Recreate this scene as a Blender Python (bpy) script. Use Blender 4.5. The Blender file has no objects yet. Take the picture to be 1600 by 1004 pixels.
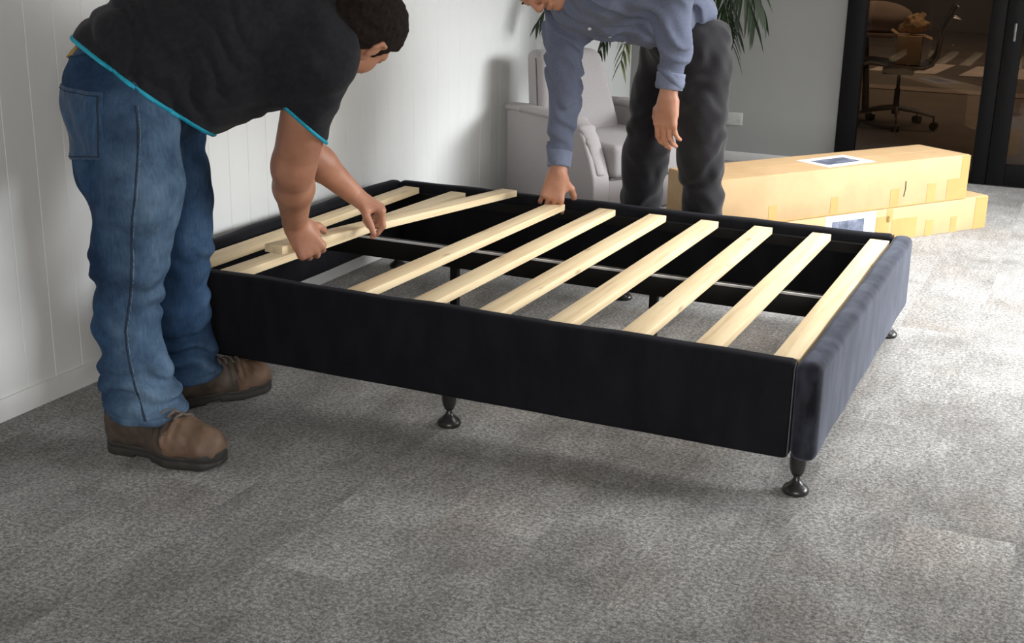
import bpy, bmesh, math, random
import numpy as np
from mathutils import Vector, Matrix

random.seed(7)
rng = np.random.default_rng(7)
SC = bpy.context.scene
COL = SC.collection
PI = math.pi
V = Vector

# ------------------------------------------------------------------ camera
cam_d = bpy.data.cameras.new('camera')
cam = bpy.data.objects.new('camera', cam_d)
COL.objects.link(cam)
SC.camera = cam
cam_d.sensor_fit = 'HORIZONTAL'
cam_d.sensor_width = 36.0
cam_d.lens = 36.0 * 1989.586 / 1600.0
cam_d.clip_start = 0.05


def set_camera(loc, yaw, pitch, roll):
    cy, sy, cp, sp = math.cos(yaw), math.sin(yaw), math.cos(pitch), math.sin(pitch)
    fwd = V((sy * cp, cy * cp, -sp))
    right = V((cy, -sy, 0))
    up = right.cross(fwd)
    r2 = right * math.cos(roll) + up * math.sin(roll)
    u2 = up * math.cos(roll) - right * math.sin(roll)
    m = Matrix((r2, u2, -fwd)).transposed().to_4x4()
    m.translation = loc
    cam.matrix_world = m


set_camera(V((0.4992, -2.9138, 1.3414)), -0.4234, 0.3015, 0.0210)

# ------------------------------------------------------------------ world, lights, exposure
SC.view_settings.view_transform = 'Standard'
SC.view_settings.look = 'None'
SC.view_settings.gamma = 1.0
SC.view_settings.use_curve_mapping = False
SC.view_settings.exposure = 0.15

world = bpy.data.worlds.new('world')
SC.world = world
world.use_nodes = True
wn = world.node_tree.nodes
wn['Background'].inputs[0].default_value = (0.80, 0.90, 1.0, 1)
wn['Background'].inputs[1].default_value = 0.35


def area(name, loc, target, sx, sy, power, color=(1, 1, 1), spread=180):
    d = bpy.data.lights.new(name, 'AREA')
    d.shape = 'RECTANGLE'
    d.size, d.size_y = sx, sy
    d.energy = power
    d.color = color
    d.spread = math.radians(spread)
    o = bpy.data.objects.new(name, d)
    o.location = loc
    o.rotation_euler = (V(target) - V(loc)).to_track_quat('-Z', 'Y').to_euler()
    COL.objects.link(o)
    return o


# daylight through the glazed wall on the right, and a weaker fill lamp added behind the camera
area('window_daylight', (3.0, 2.75, 1.55), (0.0, 2.0, -0.55), 3.5, 1.1, 98, (0.95, 0.98, 1.0), 80)
area('overhead_fill_light', (0.7, 1.9, 2.57), (0.7, 1.9, 0), 2.2, 2.2, 55, (1.0, 0.985, 0.96), 100)  # added overhead fill, lifts slats and floor more than the walls
area('front_fill_light', (1.6, -4.7, 1.5), (0.2, 0.0, 0.0), 2.6, 1.6, 44, (1.0, 0.965, 0.92), 100)
area('office_fill_light', (-0.3, 6.6, 2.5), (-0.3, 6.6, 0), 1.6, 0.8, 18, (1.0, 0.82, 0.62))  # unseen fill added to brighten the office behind the glass
area('street_fill_light', (-1.0, 11.5, 4.6), (-1.0, 11.0, 0), 5.0, 3.0, 215, (1.0, 0.84, 0.68))  # fill lamp added under the street cover, not open sky


# ------------------------------------------------------------------ materials
def new_mat(name):
    m = bpy.data.materials.new(name)
    m.use_nodes = True
    nt = m.node_tree
    b = nt.nodes['Principled BSDF']
    return m, nt, b


def nd(nt, kind, **kw):
    n = nt.nodes.new(kind)
    for k, v in kw.items():
        setattr(n, k, v)
    return n


def coords(nt, which='Object', scale=(1, 1, 1)):
    tc = nd(nt, 'ShaderNodeTexCoord')
    mp = nd(nt, 'ShaderNodeMapping')
    mp.inputs['Scale'].default_value = scale
    nt.links.new(tc.outputs[which], mp.inputs[0])
    return mp.outputs[0]


def noise(nt, vec, scale, detail=3, rough=0.55):
    n = nd(nt, 'ShaderNodeTexNoise')
    n.inputs['Scale'].default_value = scale
    n.inputs['Detail'].default_value = detail
    n.inputs['Roughness'].default_value = rough
    nt.links.new(vec, n.inputs['Vector'])
    return n.outputs['Fac']


def ramp(nt, fac, stops):
    r = nd(nt, 'ShaderNodeValToRGB')
    e = r.color_ramp.elements
    while len(e) < len(stops):
        e.new(0.5)
    for i, (p, c) in enumerate(stops):
        e[i].position = p
        e[i].color = (*c, 1) if len(c) == 3 else c
    nt.links.new(fac, r.inputs[0])
    return r.outputs[0]


def mix(nt, a, b, fac, mode='MIX'):
    m = nd(nt, 'ShaderNodeMix', data_type='RGBA', blend_type=mode)
    for sock, val in ((m.inputs[6], a), (m.inputs[7], b), (m.inputs[0], fac)):
        if hasattr(val, 'links'):
            nt.links.new(val, sock)
        elif isinstance(val, (tuple, list)):
            sock.default_value = (*val, 1) if len(val) == 3 else val
        else:
            sock.default_value = val
    return m.outputs[2]


def bump(nt, b, h, strength, dist=0.01):
    n = nd(nt, 'ShaderNodeBump')
    n.inputs['Strength'].default_value = strength
    n.inputs['Distance'].default_value = dist
    nt.links.new(h, n.inputs['Height'])
    nt.links.new(n.outputs[0], b.inputs['Normal'])


def simple(name, col, rough=0.6, metal=0.0, var=0.12, nscale=30, bumps=0.0, which='Object', sheen=0.0, spec=None):
    m, nt, b = new_mat(name)
    vec = coords(nt, which)
    f = noise(nt, vec, nscale)
    lo = tuple(c * (1 - var) for c in col)
    hi = tuple(min(1, c * (1 + var)) for c in col)
    nt.links.new(ramp(nt, f, [(0.3, lo), (0.7, hi)]), b.inputs['Base Color'])
    b.inputs['Roughness'].default_value = rough
    b.inputs['Metallic'].default_value = metal
    if sheen:
        b.inputs['Sheen Weight'].default_value = sheen
    if spec is not None:
        b.inputs['Specular IOR Level'].default_value = spec
    if bumps:
        bump(nt, b, f, bumps)
    return m


M = {}


def carpet():
    m, nt, b = new_mat('carpet')
    tc = nd(nt, 'ShaderNodeTexCoord')
    geo = nd(nt, 'ShaderNodeNewGeometry')
    oi = nd(nt, 'ShaderNodeObjectInfo')
    pos = geo.outputs['Position']
    off = nd(nt, 'ShaderNodeVectorMath', operation='MULTIPLY_ADD')
    nt.links.new(oi.outputs['Random'], off.inputs[0])
    off.inputs[1].default_value = (7.3, 3.1, 0)
    nt.links.new(pos, off.inputs[2])
    p2 = off.outputs[0]
    big = noise(nt, p2, 3.2, 4, 0.6)
    # streaky weave running along the tile
    mp = nd(nt, 'ShaderNodeMapping')
    mp.inputs['Scale'].default_value = (26, 7, 1)
    nt.links.new(p2, mp.inputs[0])
    mid = noise(nt, mp.outputs[0], 1.0, 4, 0.65)
    fine = noise(nt, pos, 210, 3, 0.7)
    loops = noise(nt, pos, 95, 3, 0.65)
    base = ramp(nt, big, [(0.30, (0.185, 0.175, 0.165)), (0.70, (0.355, 0.350, 0.340))])
    warm = noise(nt, p2, 1.7, 2)
    base = mix(nt, base, (0.30, 0.26, 0.225), ramp(nt, warm, [(0.5, (0, 0, 0)), (0.75, (0.45,) * 3)]))
    base = mix(nt, base, ramp(nt, mid, [(0.3, (0.55,) * 3), (0.7, (1.25,) * 3)]), 0.5, 'MULTIPLY')
    base = mix(nt, base, ramp(nt, fine, [(0.36, (0.42,) * 3), (0.64, (1.55,) * 3)]), 0.75, 'MULTIPLY')
    base = mix(nt, base, ramp(nt, loops, [(0.38, (0.42,) * 3), (0.62, (1.50,) * 3)]), 0.75, 'MULTIPLY')
    tone = nd(nt, 'ShaderNodeMapRange')
    tone.inputs[3].default_value = 0.88
    tone.inputs[4].default_value = 1.10
    nt.links.new(oi.outputs['Random'], tone.inputs[0])
    base = mix(nt, base, tone.outputs[0], 1.0, 'MULTIPLY')
    nt.links.new(base, b.inputs['Base Color'])
    b.inputs['Roughness'].default_value = 0.95
    b.inputs['Specular IOR Level'].default_value = 0.15
    b.inputs['Sheen Weight'].default_value = 0.15
    bump(nt, b, loops, 0.5, 0.006)
    return m


def pine():
    m, nt, b = new_mat('pine')
    tc = nd(nt, 'ShaderNodeTexCoord')
    oi = nd(nt, 'ShaderNodeObjectInfo')
    off = nd(nt, 'ShaderNodeVectorMath', operation='MULTIPLY_ADD')
    nt.links.new(oi.outputs['Random'], off.inputs[0])
    off.inputs[1].default_value = (3.1, 17.0, 1.7)
    nt.links.new(tc.outputs['Object'], off.inputs[2])
    mp = nd(nt, 'ShaderNodeMapping')
    mp.inputs['Scale'].default_value = (22, 1.1, 22)
    nt.links.new(off.outputs[0], mp.inputs[0])
    g = noise(nt, mp.outputs[0], 2.2, 4, 0.6)
    base = ramp(nt, g, [(0.3, (0.70, 0.50, 0.29)), (0.5, (0.83, 0.65, 0.40)), (0.75, (0.88, 0.73, 0.49))])
    mp2 = nd(nt, 'ShaderNodeMapping')
    mp2.inputs['Scale'].default_value = (14, 4.2, 14)
    nt.links.new(off.outputs[0], mp2.inputs[0])
    vo = nd(nt, 'ShaderNodeTexVoronoi')
    vo.inputs['Scale'].default_value = 1.0
    nt.links.new(mp2.outputs[0], vo.inputs['Vector'])
    knot = ramp(nt, vo.outputs['Distance'], [(0.02, (0.7,) * 3), (0.14, (0.0,) * 3)])
    base = mix(nt, base, (0.36, 0.21, 0.10), knot)
    nt.links.new(base, b.inputs['Base Color'])
    b.inputs['Roughness'].default_value = 0.55
    bump(nt, b, g, 0.15, 0.002)
    return m


def velvet(name, lo, hi, sheen):
    m, nt, b = new_mat(name)
    vec = coords(nt, 'Object', (9, 9, 3.5))
    f = noise(nt, vec, 1.6, 5, 0.6)
    nt.links.new(ramp(nt, f, [(0.40, lo), (0.62, hi)]), b.inputs['Base Color'])
    b.inputs['Roughness'].default_value = 0.85
    b.inputs['Specular IOR Level'].default_value = 0.2
    b.inputs['Sheen Weight'].default_value = sheen
    b.inputs['Sheen Roughness'].default_value = 0.45
    b.inputs['Sheen Tint'].default_value = (0.62, 0.68, 0.85, 1)
    bump(nt, b, f, 0.12, 0.01)
    return m


def denim():
    m, nt, b = new_mat('denim')
    tc = nd(nt, 'ShaderNodeTexCoord')
    vec = tc.outputs['Object']
    blot = noise(nt, vec, 7, 4, 0.6)
    mp = nd(nt, 'ShaderNodeMapping')
    mp.inputs['Scale'].default_value = (40, 40, 6)
    nt.links.new(vec, mp.inputs[0])
    st = noise(nt, mp.outputs[0], 4, 3, 0.6)
    base = ramp(nt, blot, [(0.30, (0.012, 0.030, 0.070)), (0.55, (0.028, 0.064, 0.130)), (0.78, (0.080, 0.140, 0.230))])
    # worn, paler thigh and knee fronts, contrast raised to paint in highlights
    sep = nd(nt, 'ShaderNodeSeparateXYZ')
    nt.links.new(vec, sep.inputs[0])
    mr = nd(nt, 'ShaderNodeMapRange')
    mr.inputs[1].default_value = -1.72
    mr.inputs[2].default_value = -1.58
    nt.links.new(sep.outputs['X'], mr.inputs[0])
    wear_highlight = mix(nt, mr.outputs[0], ramp(nt, blot, [(0.35, (0.25,) * 3), (0.7, (0.9,) * 3)]), 1.0, 'MULTIPLY')
    base = mix(nt, base, (0.14, 0.215, 0.31), wear_highlight)
    base = mix(nt, base, ramp(nt, st, [(0.3, (0.7,) * 3), (0.7, (1.25,) * 3)]), 0.6, 'MULTIPLY')
    nt.links.new(base, b.inputs['Base Color'])
    b.inputs['Roughness'].default_value = 0.9
    b.inputs['Specular IOR Level'].default_value = 0.15
    bump(nt, b, st, 0.25, 0.003)
    return m


def skin(name, lo, hi):
    m, nt, b = new_mat(name)
    vec = coords(nt)
    f = noise(nt, vec, 14, 4)
    nt.links.new(ramp(nt, f, [(0.3, lo), (0.7, hi)]), b.inputs['Base Color'])
    b.inputs['Roughness'].default_value = 0.5
    b.inputs['Subsurface Weight'].default_value = 0.08
    b.inputs['Subsurface Radius'].default_value = (0.02, 0.008, 0.004)
    f2 = noise(nt, vec, 160, 2)
    bump(nt, b, f2, 0.08, 0.002)
    return m


def cloth(name, col, var, streak=(1, 1, 1), scale=40, sheen=0.1):
    m, nt, b = new_mat(name)
    vec = coords(nt, 'Object', streak)
    f = noise(nt, vec, scale, 4, 0.6)
    lo = tuple(c * (1 - var) for c in col)
    hi = tuple(c * (1 + var) for c in col)
    nt.links.new(ramp(nt, f, [(0.3, lo), (0.7, hi)]), b.inputs['Base Color'])
    b.inputs['Roughness'].default_value = 0.9
    b.inputs['Specular IOR Level'].default_value = 0.2
    b.inputs['Sheen Weight'].default_value = sheen
    bump(nt, b, f, 0.1, 0.002)
    return m


def glass(name, tint):
    m = bpy.data.materials.new(name)
    m.use_nodes = True
    nt = m.node_tree
    nt.nodes.clear()
    out = nd(nt, 'ShaderNodeOutputMaterial')
    tr = nd(nt, 'ShaderNodeBsdfTransparent')
    tr.inputs[0].default_value = (*tint, 1)
    gl = nd(nt, 'ShaderNodeBsdfGlossy')
    gl.inputs['Roughness'].default_value = 0.02
    fr = nd(nt, 'ShaderNodeFresnel')
    fr.inputs[0].default_value = 1.45
    mx = nd(nt, 'ShaderNodeMixShader')
    nt.links.new(fr.outputs[0], mx.inputs[0])
    nt.links.new(tr.outputs[0], mx.inputs[1])
    nt.links.new(gl.outputs[0], mx.inputs[2])
    nt.links.new(mx.outputs[0], out.inputs[0])
    return m


def cardboard():
    m, nt, b = new_mat('cardboard')
    vec = coords(nt, 'Object', (3, 60, 3))
    f = noise(nt, vec, 2, 3)
    vec2 = coords(nt)
    g = noise(nt, vec2, 5, 3)
    base = ramp(nt, g, [(0.3, (0.50, 0.325, 0.165)), (0.7, (0.57, 0.385, 0.205))])
    base = mix(nt, base, ramp(nt, f, [(0.3, (0.92,) * 3), (0.7, (1.05,) * 3)]), 0.6, 'MULTIPLY')
    nt.links.new(base, b.inputs['Base Color'])
    b.inputs['Roughness'].default_value = 0.75
    return m


def printed_label(name):
    """flat print: a dark blue picture block on white paper with faint lines"""
    m, nt, b = new_mat(name)
    vec = coords(nt, 'Object')
    f = noise(nt, vec, 18, 4, 0.7)
    nt.links.new(ramp(nt, f, [(0.3, (0.05, 0.06, 0.09)), (0.55, (0.16, 0.18, 0.25)), (0.75, (0.40, 0.43, 0.50))]), b.inputs['Base Color'])
    b.inputs['Roughness'].default_value = 0.4
    return m


def street(name, lo, hi):
    m, nt, b = new_mat(name)
    f = noise(nt, coords(nt), 3.0, 6, 0.65)
    nt.links.new(ramp(nt, f, [(0.3, lo), (0.7, hi)]), b.inputs['Base Color'])
    b.inputs['Roughness'].default_value = 0.85
    return m


M['carpet'] = carpet()
M['subfloor'] = simple('subfloor', (0.06, 0.06, 0.06), 0.9)
M['pine'] = pine()
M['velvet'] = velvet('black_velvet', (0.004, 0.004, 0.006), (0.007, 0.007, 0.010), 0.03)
M['velvet_lit'] = velvet('black_velvet_lit', (0.004, 0.0042, 0.007), (0.034, 0.036, 0.050), 0.30)  # same velvet as the rails, light on the end face put into the colour
M['seam'] = simple('seam_thread', (0.07, 0.07, 0.08), 0.7)
M['black_metal'] = simple('black_metal', (0.006, 0.006, 0.006), 0.55, 0.0, 0.2, spec=0.2)
M['black_plastic'] = simple('black_plastic', (0.02, 0.019, 0.018), 0.28, 0.0, 0.2)
M['grey_strip'] = simple('grey_strip', (0.55, 0.54, 0.54), 0.5)
M['wall_white'] = simple('wall_white', (0.85, 0.85, 0.835), 0.6, 0, 0.02, 4)
M['wall_grey'] = simple('wall_grey', (0.40, 0.405, 0.395), 0.75, 0, 0.03, 3)
M['ceiling'] = simple('ceiling_paint', (0.62, 0.61, 0.60), 0.8, 0, 0.02, 3)
M['trim_white'] = simple('trim_white', (0.80, 0.79, 0.78), 0.45, 0, 0.02, 8)
M['frame_black'] = simple('frame_black', (0.005, 0.005, 0.006), 0.5, 0, 0.1, 20, spec=0.2)
M['glass'] = glass('tinted_glass', (0.62, 0.57, 0.52))
M['clear_glass'] = glass('clear_glass', (0.92, 0.93, 0.93))
M['chrome'] = simple('chrome', (0.75, 0.74, 0.72), 0.18, 1.0, 0.05)
M['cardboard'] = cardboard()
M['tape'] = simple('brown_tape', (0.50, 0.315, 0.115), 0.35, 0, 0.06, 10)
M['paper'] = simple('white_paper', (0.84, 0.84, 0.85), 0.6, 0, 0.02, 20)
M['print'] = printed_label('label_print')
M['ink'] = simple('ink', (0.03, 0.03, 0.05), 0.5)
M['chair_fabric'] = cloth('light_grey_fabric', (0.37, 0.345, 0.345), 0.06, (1, 1, 1), 160)
M['chair_piping'] = simple('grey_piping', (0.13, 0.12, 0.12), 0.8)
M['wood_leg'] = simple('dark_wood', (0.07, 0.045, 0.03), 0.5)
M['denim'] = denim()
M['denim_dark'] = cloth('denim_pocket', (0.035, 0.075, 0.145), 0.35, (40, 40, 6), 3)
M['stitch'] = simple('pale_stitch', (0.17, 0.22, 0.28), 0.8)
M['stitch_dark'] = simple('dark_seam', (0.015, 0.028, 0.055), 0.9)
M['leather'] = simple('belt_leather', (0.20, 0.085, 0.028), 0.5, 0, 0.25, 30)
M['patch'] = simple('tan_patch', (0.42, 0.26, 0.09), 0.6, 0, 0.15, 20)
M['black_shirt'] = cloth('charcoal_polo', (0.0165, 0.017, 0.021), 0.25, (1, 1, 1), 60, 0.06)
M['cyan'] = simple('cyan_piping', (0.01, 0.36, 0.52), 0.6, 0, 0.05)
M['skin_a'] = skin('skin_ruddy', (0.40, 0.175, 0.105), (0.52, 0.25, 0.155))
M['skin_b'] = skin('skin_tan', (0.42, 0.19, 0.115), (0.54, 0.27, 0.175))
M['hair'] = cloth('dark_brown_hair', (0.014, 0.009, 0.007), 0.5, (1, 1, 1), 90, 0.0)
M['eye'] = simple('eye_white', (0.75, 0.73, 0.70), 0.25)
M['iris'] = simple('iris', (0.05, 0.035, 0.02), 0.2)
M['boot_leather'] = simple('boot_leather', (0.062, 0.044, 0.032), 0.62, 0, 0.5, 16, 0.25)
M['boot_toe'] = simple('boot_toe_leather', (0.150, 0.090, 0.058), 0.6, 0, 0.3, 18, 0.2)
M['boot_sole'] = simple('boot_sole', (0.028, 0.025, 0.022), 0.6, 0, 0.25, 30)
M['lace'] = simple('bootlace', (0.13, 0.105, 0.085), 0.8, 0, 0.3, 120)
M['blue_shirt'] = cloth('chambray_shirt', (0.128, 0.146, 0.212), 0.10, (1, 1, 1), 120, 0.12)
M['blue_cuff'] = cloth('chambray_cuff', (0.17, 0.195, 0.28), 0.08, (1, 1, 1), 120, 0.15)
M['trouser'] = cloth('charcoal_trouser', (0.016, 0.015, 0.0175), 0.15, (1, 1, 1), 90, 0.15)
M['button'] = simple('pearl_button', (0.75, 0.75, 0.78), 0.3)
M['leaf'] = simple('palm_leaf', (0.016, 0.034, 0.010), 0.45, 0, 0.45, 6)
M['leaf_yellow'] = simple('palm_leaf_pale', (0.085, 0.105, 0.022), 0.45, 0, 0.35, 6)
M['trunk'] = simple('palm_trunk', (0.10, 0.07, 0.045), 0.9, 0, 0.4, 30, 0.4)
M['pot'] = simple('white_pot', (0.55, 0.54, 0.52), 0.4, 0, 0.05)
M['soil'] = simple('soil', (0.03, 0.022, 0.015), 0.95, 0, 0.4, 40, 0.5)
M['office_floor'] = street('office_floor', (0.085, 0.060, 0.042), (0.13, 0.095, 0.070))
M['asphalt'] = street('asphalt', (0.060, 0.045, 0.034), (0.10, 0.078, 0.060))
M['kerb'] = street('kerb_stone', (0.17, 0.125, 0.095), (0.23, 0.175, 0.135))
M['stripe'] = street('road_paint', (0.36, 0.30, 0.25), (0.50, 0.42, 0.36))
M['office_wall'] = simple('office_wall', (0.11, 0.088, 0.070), 0.8, 0, 0.08, 2)
M['mesh_black'] = simple('chair_mesh', (0.012, 0.011, 0.011), 0.7)
M['pale_cloth'] = simple('pale_cloth', (0.33, 0.25, 0.20), 0.9, 0, 0.1, 8)
M['desk'] = simple('desk_top', (0.20, 0.12, 0.075), 0.5, 0, 0.15, 6)
M['outlet'] = simple('outlet_plastic', (0.62, 0.63, 0.61), 0.35, 0, 0.02)
M['outlet_dark'] = simple('outlet_slot', (0.05, 0.05, 0.05), 0.5)


# ------------------------------------------------------------------ object helpers
def link(name, me, mat=None, parent=None):
    o = bpy.data.objects.new(name, me)
    COL.objects.link(o)
    if mat is not None:
        me.materials.append(M[mat] if isinstance(mat, str) else mat)
    if parent is not None:
        o.parent = parent
    return o


def empty(name, loc, rz=0.0):
    o = bpy.data.objects.new(name, None)
    o.empty_display_size = 0.1
    COL.objects.link(o)
    o.location = loc
    o.rotation_euler = (0, 0, rz)
    return o


def tag(o, label=None, cat=None, group=None, kind=None):
    if label:
        o['label'] = label
    if cat:
        o['category'] = cat
    if group:
        o['group'] = group
    if kind:
        o['kind'] = kind
    return o


def world_child(o, parent):
    """parent keeping the child's coordinates in world space"""
    o.parent = parent
    bpy_m = Matrix.LocRotScale(parent.location, parent.rotation_euler, None)
    o.matrix_parent_inverse = bpy_m.inverted()
    return o


def finish(bm, name, mat, parent=None, smooth=True, angle=40):
    bmesh.ops.recalc_face_normals(bm, faces=bm.faces)
    me = bpy.data.meshes.new(name)
    bm.to_mesh(me)
    bm.free()
    if smooth:
        for p in me.polygons:
            p.use_smooth = True
        me.set_sharp_from_angle(angle=math.radians(angle))
    return link(name, me, mat, parent)


def box_bm(x0, x1, y0, y1, z0, z1, bevel=0.0, seg=2, bm=None):
    own = bm is None
    b = bmesh.new()
    vs = [b.verts.new((x, y, z)) for z in (z0, z1) for y in (y0, y1) for x in (x0, x1)]
    for f in ((0, 2, 3, 1), (4, 5, 7, 6), (0, 1, 5, 4), (2, 6, 7, 3), (0, 4, 6, 2), (1, 3, 7, 5)):
        b.faces.new([vs[i] for i in f])
    if bevel > 0:
        bmesh.ops.bevel(b, geom=b.edges[:], offset=bevel, segments=seg, profile=0.5, affect='EDGES')
    if own:
        return b
    me = bpy.data.meshes.new('tmp')
    b.to_mesh(me)
    b.free()
    bm.from_mesh(me)
    bpy.data.meshes.remove(me)
    return bm


def box(name, x0, x1, y0, y1, z0, z1, mat, parent=None, bevel=0.0, seg=2):
    return finish(box_bm(x0, x1, y0, y1, z0, z1, bevel, seg), name, mat, parent)


def lathe_bm(profile, seg=24, c=(0, 0, 0), bm=None):
    bm = bm or bmesh.new()
    rings = []
    for r, z in profile:
        if r < 1e-5:
            rings.append([bm.verts.new((c[0], c[1], c[2] + z))])
        else:
            rings.append([bm.verts.new((c[0] + r * math.cos(2 * PI * i / seg), c[1] + r * math.sin(2 * PI * i / seg), c[2] + z)) for i in range(seg)])
    for a, b in zip(rings, rings[1:]):
        for i in range(seg):
            j = (i + 1) % seg
            if len(a) == 1 and len(b) > 1:
                bm.faces.new((a[0], b[i], b[j]))
            elif len(b) == 1 and len(a) > 1:
                bm.faces.new((a[i], a[j], b[0]))
            elif len(a) > 1:
                bm.faces.new((a[i], a[j], b[j], b[i]))
    return bm


def tube_bm(pts, r, seg=8, bm=None, cap=True):
    bm = bm or bmesh.new()
    pts = [V(p) for p in pts]
    rs = r if isinstance(r, (list, tuple)) else [r] * len(pts)
    rings = []
    ref = None
    for i, p in enumerate(pts):
        t = (pts[min(i + 1, len(pts) - 1)] - pts[max(i - 1, 0)]).normalized()
        if ref is None:
            ref = t.orthogonal().normalized()
        u = (ref - t * ref.dot(t)).normalized()
        ref = u
        w = t.cross(u)
        rings.append([bm.verts.new(p + (u * math.cos(2 * PI * k / seg) + w * math.sin(2 * PI * k / seg)) * rs[i]) for k in range(seg)])
    for a, b in zip(rings, rings[1:]):
        for k in range(seg):
            j = (k + 1) % seg
            bm.faces.new((a[k], a[j], b[j], b[k]))
    if cap:
        bm.faces.new(rings[0][::-1])
        bm.faces.new(rings[-1])
    return bm


def prism_bm(poly, axis, a, b, bevel=0.0, seg=2):
    """extrude a 2-D polygon along an axis ('x','y','z') from a to b"""
    def mk(p, t):
        return {'x': (t, p[0], p[1]), 'y': (p[0], t, p[1]), 'z': (p[0], p[1], t)}[axis]
    bm = bmesh.new()
    A = [bm.verts.new(mk(p, a)) for p in poly]
    B = [bm.verts.new(mk(p, b)) for p in poly]
    bm.faces.new(A)
    bm.faces.new(B[::-1])
    for i in range(len(poly)):
        j = (i + 1) % len(poly)
        bm.faces.new((A[i], B[i], B[j], A[j]))
    if bevel:
        bmesh.ops.recalc_face_normals(bm, faces=bm.faces)
        bmesh.ops.bevel(bm, geom=bm.edges[:], offset=bevel, segments=seg, profile=0.5, affect='EDGES')
    return bm


# ------------------------------------------------------------------ implicit surfaces (bodies, clothes, boots)
def A3(*v):
    return np.array(v, dtype=np.float32)


class Field:
    """smooth union of tapered capsules and ellipsoids"""

    def __init__(self):
        self.p = []

    def cap(self, a, b, ra, rb, k=0.02, flat=None):
        """flat = (axis vector, factor): the section is squashed along that axis"""
        self.p.append(('c', A3(*a), A3(*b), ra, rb, k, flat))
        return self

    def ell(self, c, r, k=0.02, R=None):
        self.p.append(('e', A3(*c), A3(*r), None if R is None else np.array(R, dtype=np.float32), k))
        return self

    def bounds(self, pad=0.02):
        lo, hi = [], []
        for q in self.p:
            if q[0] == 'c':
                r = max(q[3], q[4]) * (1.0 if q[6] is None else max(1.0, q[6][1]))
                lo.append(np.minimum(q[1], q[2]) - r)
                hi.append(np.maximum(q[1], q[2]) + r)
            else:
                r = float(q[2].max())
                lo.append(q[1] - r)
                hi.append(q[1] + r)
        return np.min(lo, 0) - pad, np.max(hi, 0) + pad

    def __call__(self, P, grow=0.0):
        D = None
        for q in self.p:
            if q[0] == 'c':
                _, a, b, ra, rb, k, flat = q
                Q = P
                if flat is not None:
                    ax = np.array(flat[0], dtype=np.float32)
                    ax /= np.linalg.norm(ax)
                    s = flat[1]
                    # squash: distance along ax divided by s
                    mid = a
                    Q = P + np.outer((P - mid) @ ax, ax) * (1.0 / s - 1.0)
                    a2, b2 = a, b + ax * float((b - mid) @ ax) * (1.0 / s - 1.0)
                else:
                    a2, b2 = a, b
                ba = b2 - a2
                h = np.clip(((Q - a2) @ ba) / max(1e-9, float(ba @ ba)), 0, 1)
                d = np.linalg.norm(Q - a2 - h[:, None] * ba, axis=1) - (ra + (rb - ra) * h) - grow
            else:
                _, c, r, R, k = q
                L = P - c
                if R is not None:
                    L = L @ R.T
                rr = r + grow
                k0 = np.linalg.norm(L / rr, axis=1)
                k1 = np.linalg.norm(L / (rr * rr), axis=1) + 1e-9
                d = k0 * (k0 - 1.0) / k1
            if D is None:
                D = d
            elif k > 0:
                h = np.maximum(k - np.abs(D - d), 0) / k
                D = np.minimum(D, d) - h * h * k * 0.25
            else:
                D = np.minimum(D, d)
        return D.astype(np.float32)


def smax(a, b, k=0.006):
    h = np.maximum(k - np.abs(a - b), 0) / k
    return np.maximum(a, b) + h * h * k * 0.25


def plane(P, pt, n):
    n = np.array(n, dtype=np.float32)
    n /= np.linalg.norm(n)
    return (P - A3(*pt)) @ n


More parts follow.
